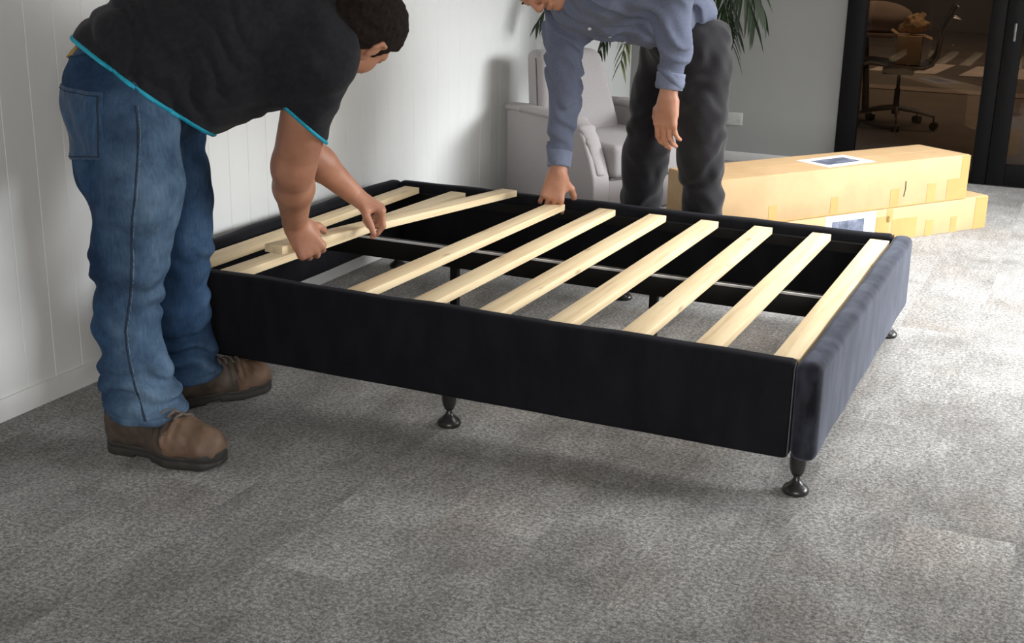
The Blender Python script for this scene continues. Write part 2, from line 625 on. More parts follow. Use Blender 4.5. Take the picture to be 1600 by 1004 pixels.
def polygonize(fn, lo, hi, h):
    """block-sparse surface nets -> verts, quads"""
    lo = np.array(lo, dtype=np.float32)
    B = 8
    n = (np.ceil((np.array(hi) - lo) / h / B).astype(int) + 1) * B
    nb = n // B
    g = np.stack(np.meshgrid(*[np.arange(k) for k in nb], indexing='ij'), -1).reshape(-1, 3)
    cen = lo + (g * B + B / 2.0).astype(np.float32) * h
    dc = fn(cen.astype(np.float32))
    near = np.abs(dc) < h * B * 1.75
    D = np.empty(n, dtype=np.float32)
    Dv = D.reshape(nb[0], B, nb[1], B, nb[2], B)
    Dv[...] = dc.reshape(nb)[:, None, :, None, :, None]
    off = np.stack(np.meshgrid(*[np.arange(B)] * 3, indexing='ij'), -1).reshape(-1, 3)
    gi = g[near]
    step = 3000
    for s in range(0, len(gi), step):
        q = gi[s:s + step]
        idx = (q[:, None, :] * B + off[None]).reshape(-1, 3)
        pts = (lo + idx.astype(np.float32) * h).astype(np.float32)
        D[idx[:, 0], idx[:, 1], idx[:, 2]] = fn(pts)
    S = D < 0
    cs = np.zeros(n - 1, dtype=np.int8)
    for dx in (0, 1):
        for dy in (0, 1):
            for dz in (0, 1):
                cs += S[dx:n[0] - 1 + dx, dy:n[1] - 1 + dy, dz:n[2] - 1 + dz]
    act = np.argwhere((cs > 0) & (cs < 8))
    ids = np.full(n - 1, -1, dtype=np.int32)
    ids[act[:, 0], act[:, 1], act[:, 2]] = np.arange(len(act))
    acc = np.zeros((len(act), 3), dtype=np.float64)
    cnt = np.zeros(len(act))
    corners = [(0, 0, 0), (1, 0, 0), (0, 1, 0), (1, 1, 0), (0, 0, 1), (1, 0, 1), (0, 1, 1), (1, 1, 1)]
    for i, a in enumerate(corners):
        for j, b in enumerate(corners):
            if j <= i or sum(abs(a[t] - b[t]) for t in range(3)) != 1:
                continue
            da = D[act[:, 0] + a[0], act[:, 1] + a[1], act[:, 2] + a[2]]
            db = D[act[:, 0] + b[0], act[:, 1] + b[1], act[:, 2] + b[2]]
            m = (da < 0) != (db < 0)
            t = da[m] / (da[m] - db[m])
            acc[m] += np.array(a) + t[:, None] * (np.array(b) - np.array(a))
            cnt[m] += 1
    verts = lo + (act + acc / np.maximum(cnt, 1)[:, None]) * h
    quads = []
    for ax in range(3):
        u, v = (ax + 1) % 3, (ax + 2) % 3
        sl0 = [slice(None)] * 3
        sl1 = [slice(None)] * 3
        sl0[ax] = slice(0, n[ax] - 1)
        sl1[ax] = slice(1, n[ax])
        e = np.argwhere(S[tuple(sl0)] != S[tuple(sl1)])
        ok = (e[:, u] > 0) & (e[:, v] > 0) & (e[:, u] < n[u] - 1) & (e[:, v] < n[v] - 1)
        e = e[ok]
        inside = S[e[:, 0], e[:, 1], e[:, 2]]
        du = np.zeros(3, int)
        du[u] = 1
        dv = np.zeros(3, int)
        dv[v] = 1
        c = [e - du - dv, e - dv, e, e - du]
        q = np.stack([ids[k[:, 0], k[:, 1], k[:, 2]] for k in c], 1)
        q[~inside] = q[~inside][:, ::-1]
        quads.append(q)
    quads = np.concatenate(quads)
    return verts, quads[(quads >= 0).all(1)]


def sdf_mesh(name, fn, lo, hi, h, mat, parent=None):
    v, q = polygonize(fn, lo, hi, h)
    me = bpy.data.meshes.new(name)
    me.vertices.add(len(v))
    me.vertices.foreach_set('co', v.astype(np.float32).ravel())
    me.loops.add(len(q) * 4)
    me.loops.foreach_set('vertex_index', q.astype(np.int32).ravel())
    me.polygons.add(len(q))
    me.polygons.foreach_set('loop_start', np.arange(len(q), dtype=np.int32) * 4)
    me.polygons.foreach_set('use_smooth', np.ones(len(q), dtype=bool))
    me.update()
    me.validate()
    o = link(name, me, mat)
    if parent is not None:
        world_child(o, parent)
    return o


def wob(P, f, seed=0.0):
    """cheap smooth noise, about -1..1"""
    x, y, z = P[:, 0] * f, P[:, 1] * f, P[:, 2] * f
    return (np.sin(1.7 * x + 2.3 * y + seed) * np.sin(2.1 * z - 1.3 * x + 1.7 * seed)
            + 0.6 * np.sin(3.1 * y - 2.7 * z + 2.9 * seed) * np.sin(2.9 * x + 1.1 * z + seed)
            + 0.4 * np.sin(5.3 * x + 4.1 * z - seed) * np.sin(4.7 * y + 3.0 * seed))


def snap(fn, p, it=12):
    p = np.array(p, dtype=np.float32)
    e = 0.002
    for _ in range(it):
        Q = np.array([p, p + A3(e, 0, 0), p + A3(0, e, 0), p + A3(0, 0, e)], dtype=np.float32)
        d = fn(Q)
        g = (d[1:] - d[0]) / e
        gn = np.linalg.norm(g) + 1e-6
        p = p - (g / gn) * d[0] / max(gn, 0.5)
    return V(p.tolist()), V((g / gn).tolist())


def frame_of(fwd, up):
    f = V(fwd).normalized()
    u = V(up)
    u = (u - f * u.dot(f)).normalized()
    return f, u.cross(f), u     # forward, left, up


# ------------------------------------------------------------------ body pieces
def add_hand(F, wrist, xdir, back, thumb_side, curl=(40, 50, 30), thumb=(0.0, 0.0), spread=0.0, s=1.0, index_curl=None, per=None):
    """wrist point, xdir = wrist to knuckles, back = normal on the back of the hand, thumb_side = +1/-1"""
    w = V(wrist)
    X = V(xdir).normalized()
    Z = V(back)
    Z = (Z - X * Z.dot(X)).normalized()
    Y = Z.cross(X) * thumb_side

    def at(x, y, z):
        return w + (X * x + Y * y + Z * z) * s
    # palm
    F.cap(at(0.0, 0, 0), at(0.035, 0.0, 0), 0.026 * s, 0.027 * s, 0.02, (tuple(Z), 0.72))
    for y0, y1 in ((0.016, 0.030), (0.004, 0.010), (-0.008, -0.010), (-0.017, -0.029)):
        F.cap(at(0.015, y0, 0.0), at(0.088, y1, 0.002), 0.0155 * s, 0.0125 * s, 0.014)
    F.cap(at(0.02, 0.022, -0.010), at(0.055, 0.034, -0.014), 0.017 * s, 0.013 * s, 0.014)     # thumb pad
    F.cap(at(0.02, -0.020, -0.008), at(0.06, -0.026, -0.008), 0.014 * s, 0.012 * s, 0.014)    # heel pad
    fing = [(0.090, 0.031, (0.044, 0.026, 0.022), 0.0098),
            (0.094, 0.010, (0.049, 0.030, 0.023), 0.0100),
            (0.090, -0.011, (0.045, 0.028, 0.022), 0.0096),
            (0.082, -0.030, (0.035, 0.021, 0.019), 0.0086)]
    for i, (bx, by, segs, r) in enumerate(fing):
        p = at(bx, by, 0.0)
        c = curl
        if per and per[i] is not None:
            c = per[i]
        ang = 0.0
        sp = spread * (1.0, 0.3, -0.4, -1.1)[i]
        D0 = (X * math.cos(sp) + Y * math.sin(sp)).normalized()
        rr = r * s
        for j, L in enumerate(segs):
            ang += math.radians(c[j])
            d = D0 * math.cos(ang) - Z * math.sin(ang)
            q = p + d * L * s
            F.cap(p, q, rr, rr * 0.90, 0.004 if j else 0.008)
            p, rr = q, rr * 0.90
    # thumb
    t0, t1 = thumb
    p = at(0.026, 0.026, -0.010)
    dirs = [(X * 0.62 + Y * 0.72 - Z * 0.28), (X * 0.85 + Y * 0.42 - Z * 0.32), (X * 0.93 + Y * 0.14 - Z * 0.33)]
    rr = 0.0135 * s
    for j, (d, L) in enumerate(zip(dirs, (0.042, 0.033, 0.027))):
        a = math.radians((t0, t0 + t1 * 0.5, t0 + t1)[j])
        d = d.normalized()
        d = (d * math.cos(a) - Z * math.sin(a)).normalized()
        q = p + d * L * s
        F.cap(p, q, rr, rr * 0.87, 0.010 if j == 0 else 0.004)
        p, rr = q, rr * 0.87


def head_prims(F, c, fwd, up, H=0.235):
    f, l, u = frame_of(fwd, up)
    c = V(c)
    R = [list(f), list(l), list(u)]

    def at(x, y, z):
        return c + (f * x + l * y + u * z) * (H / 0.235)
    s = H / 0.235

    def E(x, y, z, a, b, d, k=0.02):
        F.ell(at(x, y, z), (a * s, b * s, d * s), k, R)

    def Cc(p, q, ra, rb, k=0.015):
        F.cap(at(*p), at(*q), ra * s, rb * s, k)
    E(-0.014, 0, 0.035, 0.098, 0.077, 0.085, 0.0)
    E(0.028, 0, -0.028, 0.060, 0.060, 0.086, 0.03)
    for y in (1, -1):
        Cc((-0.004, 0.055 * y, -0.055), (0.058, 0.020 * y, -0.098), 0.020, 0.016, 0.03)
        E(0.050, 0.038 * y, -0.030, 0.030, 0.026, 0.030, 0.02)
        Cc((0.083, 0.012 * y, 0.016), (0.066, 0.048 * y, 0.018), 0.010, 0.010, 0.015)
        Cc((0.0795, 0.021 * y, 0.0055), (0.0765, 0.044 * y, 0.0040), 0.0068, 0.0060, 0.005)     # upper lid
        Cc((0.0775, 0.022 * y, -0.0165), (0.0745, 0.043 * y, -0.0150), 0.0050, 0.0045, 0.005)   # lower lid
        E(0.101, 0.012 * y, -0.044, 0.011, 0.008, 0.008, 0.008)
        # ear: rim, lobe, tragus
        pts = [(0.008, 0.076, 0.012), (-0.004, 0.086, 0.026), (-0.022, 0.090, 0.022), (-0.026, 0.089, 0.002), (-0.015, 0.083, -0.020), (-0.002, 0.076, -0.032)]
        for p, q in zip(pts, pts[1:]):
            Cc((p[0], p[1] * y, p[2]), (q[0], q[1] * y, q[2]), 0.0062, 0.0062, 0.004)
        E(-0.009, 0.080 * y, 0.000, 0.016, 0.006, 0.024, 0.004)
        E(-0.001, 0.077 * y, -0.030, 0.008, 0.006, 0.010, 0.005)
    E(0.068, 0, -0.100, 0.022, 0.022, 0.018, 0.02)
    Cc((0.090, 0, 0.006), (0.112, 0, -0.036), 0.0085, 0.0125, 0.012)
    E(0.088, 0, -0.066, 0.012, 0.025, 0.0065, 0.006)
    E(0.086, 0, -0.076, 0.012, 0.021, 0.0070, 0.004)
    return at, (f, l, u), s


def hair_fn(c, fwd, up, H, seed, grow=0.013):
    f, l, u = frame_of(fwd, up)
    s = H / 0.235
    R = np.array([list(f), list(l), list(u)], dtype=np.float32)
    cc = A3(*c)
    F = Field()
    F.ell((-0.014 * s, 0, 0.035 * s), (0.098 * s, 0.077 * s, 0.085 * s), 0)
    F.ell((-0.030 * s, 0, -0.02 * s), (0.072 * s, 0.062 * s, 0.075 * s), 0.02)

    def fn(P):
        L = (P - cc) @ R.T
        d = F(L) - grow * s
        d = d + 0.0014 * np.sin(95 * L[:, 1] + 14 * L[:, 0] + 2 * np.sin(40 * L[:, 0])) * np.sin(60 * L[:, 2] + 22 * L[:, 0]) + 0.002 * wob(L, 70, seed)
        x = L[:, 0] / s
        line = np.interp(x, [-0.12, -0.05, -0.030, -0.005, 0.004, 0.018, 0.026, 0.050, 0.075, 0.10], [-0.075, -0.070, -0.030, 0.030, -0.012, -0.016, 0.030, 0.048, 0.078, 0.085])
        return smax(d, line * s - L[:, 2], 0.006)
    lim = 0.15 * s
    return fn, cc - lim, cc + lim


def eyes(at, axes, s, parent):
    f, l, u = axes
    for y in (1, -1):
        bm = bmesh.new()
        bmesh.ops.create_uvsphere(bm, u_segments=14, v_segments=10, radius=0.0118 * s)
        bmesh.ops.translate(bm, vec=at(0.0735, 0.032 * y, -0.005), verts=bm.verts)
        o = finish(bm, 'eye', 'eye')
        world_child(o, parent)
        bm = bmesh.new()
        bmesh.ops.create_uvsphere(bm, u_segments=10, v_segments=8, radius=0.0058 * s)
        bmesh.ops.translate(bm, vec=at(0.0803, 0.0315 * y, -0.007), verts=bm.verts)
        i = finish(bm, 'iris', 'iris')
        i.parent = o
        b = finish(tube_bm([at(0.0905, 0.016 * y, 0.0215), at(0.0890, 0.030 * y, 0.0260), at(0.0780, 0.046 * y, 0.0235)], [0.0032 * s, 0.0038 * s, 0.0018 * s], 8), 'eyebrow', 'hair')
        world_child(b, parent)


def boot(parent, heel, toe, L=0.32, mats=('boot_leather', 'boot_toe', 'boot_sole'), laces=True, name='boot', ankle_h=0.118):
    """heel and toe give position and direction on the floor"""
    h = V((heel[0], heel[1], 0))
    X = (V((toe[0], toe[1], 0)) - h).normalized()
    Y = V((-X.y, X.x, 0))
    s = L / 0.32

    def W(x, y, z):
        return h + (X * x + Y * y + V((0, 0, z))) * s
    Rm = np.array([list(X), list(Y), [0, 0, 1]], dtype=np.float32)
    hh = A3(*h)
    U = Field()
    U.cap((0.045, 0, 0.055), (0.045, 0, 0.075), 0.041, 0.041, 0)
    U.cap((0.05, 0, 0.055), (0.19, -0.004, 0.050), 0.040, 0.046, 0.03)
    U.cap((0.19, -0.004, 0.045), (0.262, 0.0, 0.043), 0.050, 0.046, 0.03)
    U.cap((0.060, 0, 0.09), (0.065, 0, ankle_h), 0.042, 0.044, 0.03)
    U.cap((0.090, 0, 0.105), (0.200, 0, 0.068), 0.034, 0.034, 0.03)
    S = Field()
    S.cap((0.045, 0, 0), (0.10, 0.004, 0), 0.044, 0.038, 0)
    S.cap((0.10, 0.004, 0), (0.20, -0.003, 0), 0.038, 0.053, 0.03)
    S.cap((0.20, -0.003, 0), (0.262, 0.0, 0), 0.053, 0.050, 0.02)

    def loc(P):
        return ((P - hh) @ Rm.T) / s

    def upper(P):
        Q = loc(P)
        d = U(Q)
        d = d + 0.0016 * wob(Q, 38, 1.0)
        # creases over the ball of the foot
        crease = np.exp(-((Q[:, 0] - 0.185) / 0.03) ** 2) * np.clip((Q[:, 2] - 0.045) / 0.03, 0, 1)
        d = d + 0.003 * crease * np.sin(Q[:, 0] * 300)
        # stitched toe cap stands proud
        d = d - 0.0022 * (1 / (1 + np.exp(-(Q[:, 0] - 0.212 + 0.5 * np.abs(Q[:, 1])) * 900)))
        d = smax(d, 0.022 - Q[:, 2], 0.004)
        d = smax(d, Q[:, 2] - ankle_h, 0.006)
        return d * s

    def sole(P):
        Q = loc(P)
        Q2 = Q.copy()
        Q2[:, 2] = 0
        d2 = S(Q2)
        top = 0.032 + 0.012 * np.clip((Q[:, 0] - 0.24) / 0.06, 0, 1)
        bot = np.where((Q[:, 0] > 0.095) & (Q[:, 0] < 0.14), 0.007, 0.0)
        bot = bot + 0.010 * np.clip((Q[:, 0] - 0.26) / 0.05, 0, 1) ** 2
        d = smax(smax(d2, Q[:, 2] - top, 0.006), bot - Q[:, 2], 0.003)
        groove = 0.0025 * np.exp(-((Q[:, 2] - 0.020) / 0.0022) ** 2)
        return (d + groove) * s

    c0 = h + X * 0.15 * s
    lo = A3(c0.x - 0.24, c0.y - 0.24, -0.02)
    hi = A3(c0.x + 0.24, c0.y + 0.24, 0.20)
    root = sdf_mesh(name, upper, lo, hi, 0.0042, mats[0], parent)

    def toecap(P):
        Q = loc(P)
        return np.maximum(upper(P) - 0.0012, (0.214 - 0.5 * np.abs(Q[:, 1]) - Q[:, 0]) * s)
    tc = sdf_mesh('toe_cap', toecap, lo, hi, 0.0042, mats[1])
    tc.parent = root
    so = sdf_mesh('sole', sole, lo, hi, 0.0042, mats[2])
    so.parent = root
    for o in (tc, so):
        o.matrix_parent_inverse = root.matrix_parent_inverse.inverted() @ Matrix.Identity(4) if False else Matrix.Identity(4)
    if laces:
        for i in range(4):
            x = 0.148 + 0.019 * i
            pts = []
            for k in range(9):
                y = -0.030 + 0.060 * k / 8
                zz = 0.19
                P = np.array([list(W(x + (0.010 if k > 4 else 0.0), y, 0.17))], dtype=np.float32)
                p = np.array(P[0])
                for _ in range(40):
                    d = float(upper(p[None].astype(np.float32))[0])
                    if d < 0.003:
                        break
                    p[2] -= max(d * 0.7, 0.001)
                pts.append(V(p.tolist()))
            o = finish(tube_bm(pts, 0.0042, 6), 'lace', 'lace')
            o.parent = root
    return root


def part_fix(root):
    """children built in world space under a root that is itself in world space of its thing"""
    return root


# =================================================================== STRUCTURE
X_WALL, Y_BACK, X_RIGHT, Y_FRONT, Z_CEIL = -2.14, 4.65, 3.1, -4.9, 2.6

floor = box('floor', X_WALL - 0.1, X_RIGHT + 0.1, Y_FRONT - 0.1, Y_BACK + 0.12, -0.12, -0.006, 'subfloor')
tag(floor, kind='structure')
tile_me = None
TW, TL = 0.25, 1.0
x0s = 0.227
cols = range(-10, 12)
for ci in cols:
    xa = x0s + ci * TW
    xb = xa + TW
    xa2, xb2 = max(xa, X_WALL + 0.004), min(xb, X_RIGHT)
    if xb2 - xa2 < 0.02:
        continue
    off = (ci * 0.37) % 1.0
    for ri in range(-6, 6):
        ya, yb = ri * TL + off, (ri + 1) * TL + off
        ya2, yb2 = max(ya, Y_FRONT), min(yb, Y_BACK)
        if yb2 - ya2 < 0.02:
            continue
        if tile_me is None:
            o = finish(box_bm(-0.5, 0.5, -0.5, 0.5, -0.006, 0.0, 0.0, 1), 'carpet_tile', 'carpet', floor, smooth=False)
            tile_me = o.data
        else:
            o = bpy.data.objects.new('carpet_tile', tile_me)
            COL.objects.link(o)
            o.parent = floor
        o.location = ((xa2 + xb2) / 2, (ya2 + yb2) / 2, random.uniform(-0.0004, 0.0))
        o.scale = (xb2 - xa2 - 0.0004, yb2 - ya2 - 0.0004, 1)

wl = box('wall_left', X_WALL - 0.12, X_WALL - 0.012, Y_FRONT, Y_BACK + 0.12, -0.006, Z_CEIL, 'wall_white')
tag(wl, kind='structure')
BW = 0.108
b_me = None
y = -2.44
while y < Y_BACK - 0.01:
    if b_me is None:
        o = finish(prism_bm([(-0.012, -BW / 2 + 0.0003), (-0.0014, -BW / 2 + 0.0003), (0.0, -BW / 2 + 0.0020), (0.0, BW / 2 - 0.0020), (-0.0014, BW / 2 - 0.0003), (-0.012, BW / 2 - 0.0003)], 'z', 0.0, Z_CEIL), 'wall_board', 'wall_white', wl, smooth=False)
        b_me = o.data
    else:
        o = bpy.data.objects.new('wall_board', b_me)
        COL.objects.link(o)
        o.parent = wl
    wdt = min(BW, Y_BACK - y)
    o.location = (X_WALL, y + wdt / 2, 0)
    if wdt < BW:
        o.scale = (1, wdt / BW, 1)
    y += BW

tag(finish(prism_bm([(X_WALL + 0.0005, 0.0), (X_WALL + 0.014, 0.0), (X_WALL + 0.014, 0.050), (X_WALL + 0.008, 0.062), (X_WALL + 0.0005, 0.062)], 'y', -2.44, Y_BACK), 'baseboard_left', 'trim_white'), kind='structure')

DX0, DX1 = -0.855, 0.95
wb = finish(box_bm(X_WALL, DX0, Y_BACK, Y_BACK + 0.10, -0.006, Z_CEIL), 'wall_back', 'wall_grey', smooth=False)
bmx = bmesh.new()
box_bm(X_WALL, DX0, Y_BACK, Y_BACK + 0.10, -0.006, Z_CEIL, bm=bmx)
box_bm(DX1, X_RIGHT, Y_BACK, Y_BACK + 0.10, -0.006, Z_CEIL, bm=bmx)
box_bm(DX0, DX1, Y_BACK, Y_BACK + 0.10, 2.2, Z_CEIL, bm=bmx)
bmx.to_mesh(wb.data)
bmx.free()
tag(wb, kind='structure')
tag(box('baseboard_back', X_WALL + 0.015, DX0 - 0.002, Y_BACK - 0.013, Y_BACK - 0.0005, 0, 0.058, 'trim_white', bevel=0.003), kind='structure')
tag(box('ceiling', X_WALL - 0.1, X_RIGHT + 0.1, Y_FRONT - 0.1, Y_BACK + 0.1, Z_CEIL, Z_CEIL + 0.1, 'ceiling'), kind='structure')
# right wall with its wide window, front wall with a window behind the camera
bmx = bmesh.new()
for (ya, yb, za, zb) in ((Y_FRONT, 0.8, 0, Z_CEIL), (0.8, Y_BACK, 2.3, Z_CEIL), (0.8, Y_BACK, 0, 0.12), (4.55, Y_BACK, 0.12, 2.3)):
    box_bm(X_RIGHT, X_RIGHT + 0.1, ya, yb, za, zb, bm=bmx)
tag(finish(bmx, 'wall_right', 'wall_white', smooth=False), kind='structure')
bmx = bmesh.new()
for (xa, xb, za, zb) in ((X_WALL, -0.6, 0, Z_CEIL), (2.8, X_RIGHT, 0, Z_CEIL), (-0.6, 2.8, 2.4, Z_CEIL), (-0.6, 2.8, 0, 0.6)):
    box_bm(xa, xb, Y_FRONT - 0.1, Y_FRONT, za, zb, bm=bmx)
tag(finish(bmx, 'wall_front', 'wall_white', smooth=False), kind='structure')
w2 = finish(box_bm(X_RIGHT + 0.03, X_RIGHT + 0.07, 0.8, 0.86, 0.12, 2.3), 'window_2', 'frame_black', smooth=False)
tag(w2, kind='structure')
for ya in (2.0, 3.25, 4.49):
    box('frame', X_RIGHT + 0.03, X_RIGHT + 0.07, ya, ya + 0.06, 0.12, 2.3, 'frame_black', w2)
for ya, yb in ((0.86, 2.0), (2.06, 3.25), (3.31, 4.49)):
    box('glass_pane', X_RIGHT + 0.045, X_RIGHT + 0.052, ya, yb, 0.12, 2.3, 'clear_glass', w2)
w3 = finish(box_bm(-0.6, -0.54, Y_FRONT - 0.07, Y_FRONT - 0.03, 0.6, 2.4), 'window_3', 'frame_black', smooth=False)
tag(w3, kind='structure')
for xa in (1.07, 2.74):
    box('frame', xa, xa + 0.06, Y_FRONT - 0.07, Y_FRONT - 0.03, 0.6, 2.4, 'frame_black', w3)
for xa, xb in ((-0.54, 1.07), (1.13, 2.74)):
    box('glass_pane', xa, xb, Y_FRONT - 0.052, Y_FRONT - 0.045, 0.6, 2.4, 'clear_glass', w3)

# black framed glazing to the office, with the glass door at its right
win = empty('window_1', (DX0, Y_BACK, 0))
tag(win, kind='structure')


def wbox(root, name, x0, x1, y0, y1, z0, z1, mat, bevel=0.0):
    o = box(name, x0, x1, y0, y1, z0, z1, mat, None, bevel)
    world_child(o, root)
    return o


wbox(win, 'frame', DX0, DX0 + 0.105, Y_BACK - 0.02, Y_BACK + 0.08, 0, 2.2, 'frame_black', 0.004)
wbox(win, 'frame', -0.085, -0.004, Y_BACK - 0.02, Y_BACK + 0.08, 0, 2.2, 'frame_black', 0.004)
wbox(win, 'frame', DX0 + 0.105, -0.085, Y_BACK - 0.01, Y_BACK + 0.07, 0, 0.055, 'frame_black', 0.003)
wbox(win, 'frame', DX0 + 0.105, -0.085, Y_BACK - 0.01, Y_BACK + 0.07, 2.12, 2.2, 'frame_black', 0.003)
wbox(win, 'glass_pane', DX0 + 0.100, -0.082, Y_BACK + 0.025, Y_BACK + 0.033, 0.05, 2.125, 'glass')
door = empty('door_1', (0, Y_BACK, 0))
tag(door, kind='structure')
wbox(door, 'stile', 0.0, 0.092, Y_BACK - 0.025, Y_BACK + 0.025, 0.006, 2.19, 'frame_black', 0.004)
wbox(door, 'stile', 0.85, 0.945, Y_BACK - 0.025, Y_BACK + 0.025, 0.006, 2.19, 'frame_black', 0.004)
wbox(door, 'bottom_rail', 0.092, 0.85, Y_BACK - 0.022, Y_BACK + 0.022, 0.006, 0.125, 'frame_black', 0.004)
wbox(door, 'top_rail', 0.092, 0.85, Y_BACK - 0.022, Y_BACK + 0.022, 2.08, 2.19, 'frame_black', 0.004)
wbox(door, 'glazing_bar', 0.092, 0.85, Y_BACK - 0.018, Y_BACK + 0.018, 0.955, 0.985, 'frame_black', 0.003)
wbox(door, 'glass_pane', 0.088, 0.854, Y_BACK - 0.004, Y_BACK + 0.004, 0.12, 0.96, 'glass')
wbox(door, 'glass_pane', 0.088, 0.854, Y_BACK - 0.004, Y_BACK + 0.004, 0.98, 2.085, 'glass')
hd = finish(tube_bm([(0.052, Y_BACK - 0.025, 0.80), (0.052, Y_BACK - 0.06, 0.80), (0.052, Y_BACK - 0.06, 0.89), (0.052, Y_BACK - 0.025, 0.89)], 0.007, 8), 'door_handle', 'chrome')
world_child(hd, door)

# office behind the glass and the street beyond it
of = box('floor_office', -4.0, 4.0, Y_BACK + 0.12, 9.0, -0.12, 0.0, 'office_floor')
of.name = 'floor_office'
tag(of, kind='structure')
tag(box('trim_1', -6, 6, 8.98, 9.30, -0.12, 0.008, 'kerb'), kind='structure')
road = box('floor_street', -8, 8, 9.30, 17.0, -0.14, -0.004, 'asphalt')
tag(road, kind='structure')
st_me = None
for i in range(9):
    if st_me is None:
        o = finish(prism_bm([(-0.15, -0.55), (0.07, -0.55), (0.15, 0.55), (-0.07, 0.55)], 'z', -0.004, 0.004), 'crosswalk_stripe', 'stripe', road, smooth=False)
        st_me = o.data
    else:
        o = bpy.data.objects.new('crosswalk_stripe', st_me)
        COL.objects.link(o)
        o.parent = road
    o.location = (-1.95 + 0.44 * i, 11.15, 0)
tag(box('wall_far', -8, 8, 17.0, 17.2, -0.1, 5.0, 'office_wall'), kind='structure')
tag(box('wall_office_left', -4.1, -4.0, Y_BACK + 0.1, 9.0, 0, 2.6, 'office_wall'), kind='structure')
tag(box('wall_office_right', 4.0, 4.1, Y_BACK + 0.1, 9.0, 0, 2.6, 'office_wall'), kind='structure')
tag(box('ceiling_office', -4.1, 4.1, Y_BACK + 0.1, 9.0, 2.6, 2.7, 'office_wall'), kind='structure')
tag(box('ceiling_street_added', -8, 8, 9.0, 17.0, 4.8, 4.9, 'office_wall'), kind='structure')  # unseen cover, added to keep the street dim

# =================================================================== BED BASE
BL, BWd, HT, HB = 2.058, 1.53, 0.3554, 0.10
bed = empty('bed', (0, 0, 0))
tag(bed, 'black velvet slatted bed with no mattress on black glide feet', 'bed')
RT = 0.048


def soft_panel(name, x0, x1, y0, y1, mat, bev, amp=0.0015, seed=0.0, cuts=40):
    bm = bmesh.new()
    nx = max(2, int((x1 - x0) / 0.03))
    ny = max(2, int((y1 - y0) / 0.03))
    b = box_bm(x0, x1, y0, y1, HB, HT, bev, 5)
    # slice along the long axis so that the cloth can ripple a little
    ax = 0 if (x1 - x0) > (y1 - y0) else 1
    a, e = (x0, x1) if ax == 0 else (y0, y1)
    for i in range(1, cuts):
        t = a + (e - a) * i / cuts
        co = (t, 0, 0) if ax == 0 else (0, t, 0)
        no = (1, 0, 0) if ax == 0 else (0, 1, 0)
        bmesh.ops.bisect_plane(b, geom=b.verts[:] + b.edges[:] + b.faces[:], plane_co=co, plane_no=no)
    for v in b.verts:
        t = v.co[ax]
        if v.co.z > HT - 0.04:
            v.co.z += amp * (math.sin(t * 11 + seed) + 0.6 * math.sin(t * 23 + 2 * seed))
        if ax == 0:
            v.co.y += amp * 0.8 * math.sin(t * 17 + seed * 3 + v.co.z * 14)
        else:
            v.co.x += amp * 0.8 * math.sin(t * 17 + seed * 3 + v.co.z * 14)
    bm.free()
    return finish(b, name, mat, bed, angle=60)


soft_panel('side_rail', -BL + 0.065, -0.067, 0.0, RT, 'velvet', 0.014, 0.0014, 0.3)
soft_panel('side_rail', -BL + 0.065, -0.067, BWd - RT, BWd, 'velvet', 0.014, 0.0014, 1.3)
end_p = soft_panel('end_panel', -0.066, 0.0, 0.0, BWd, 'velvet_lit', 0.024, 0.0016, 2.0)
soft_panel('head_panel', -BL, -BL + 0.064, 0.0, BWd, 'velvet', 0.024, 0.0016, 0.8)
tag(end_p, 'end panel in brushed black velvet, lit tone painted in')
# thread seams where rails meet the end panel
finish(tube_bm([(-0.0668, -0.0012, HB + 0.012), (-0.0668, -0.0012, HT - 0.02), (-0.0668, 0.012, HT - 0.002)], 0.0018, 6), 'seam_piping', 'seam', bed)
finish(tube_bm([(-0.0668, BWd + 0.0012, HB + 0.012), (-0.0668, BWd + 0.0012, HT - 0.02), (-0.0668, BWd - 0.012, HT - 0.002)], 0.0018, 6), 'seam_piping', 'seam', bed)
# ledges for the slats
Z_SLAT = 0.344
TH = 0.024
box('slat_ledge', -BL + 0.064, -0.066, RT - 0.002, RT + 0.022, Z_SLAT - TH - 0.036, Z_SLAT - TH - 0.001, 'black_metal', bed)
box('slat_ledge', -BL + 0.064, -0.066, BWd - RT - 0.022, BWd - RT + 0.002, Z_SLAT - TH - 0.036, Z_SLAT - TH - 0.001, 'black_metal', bed)
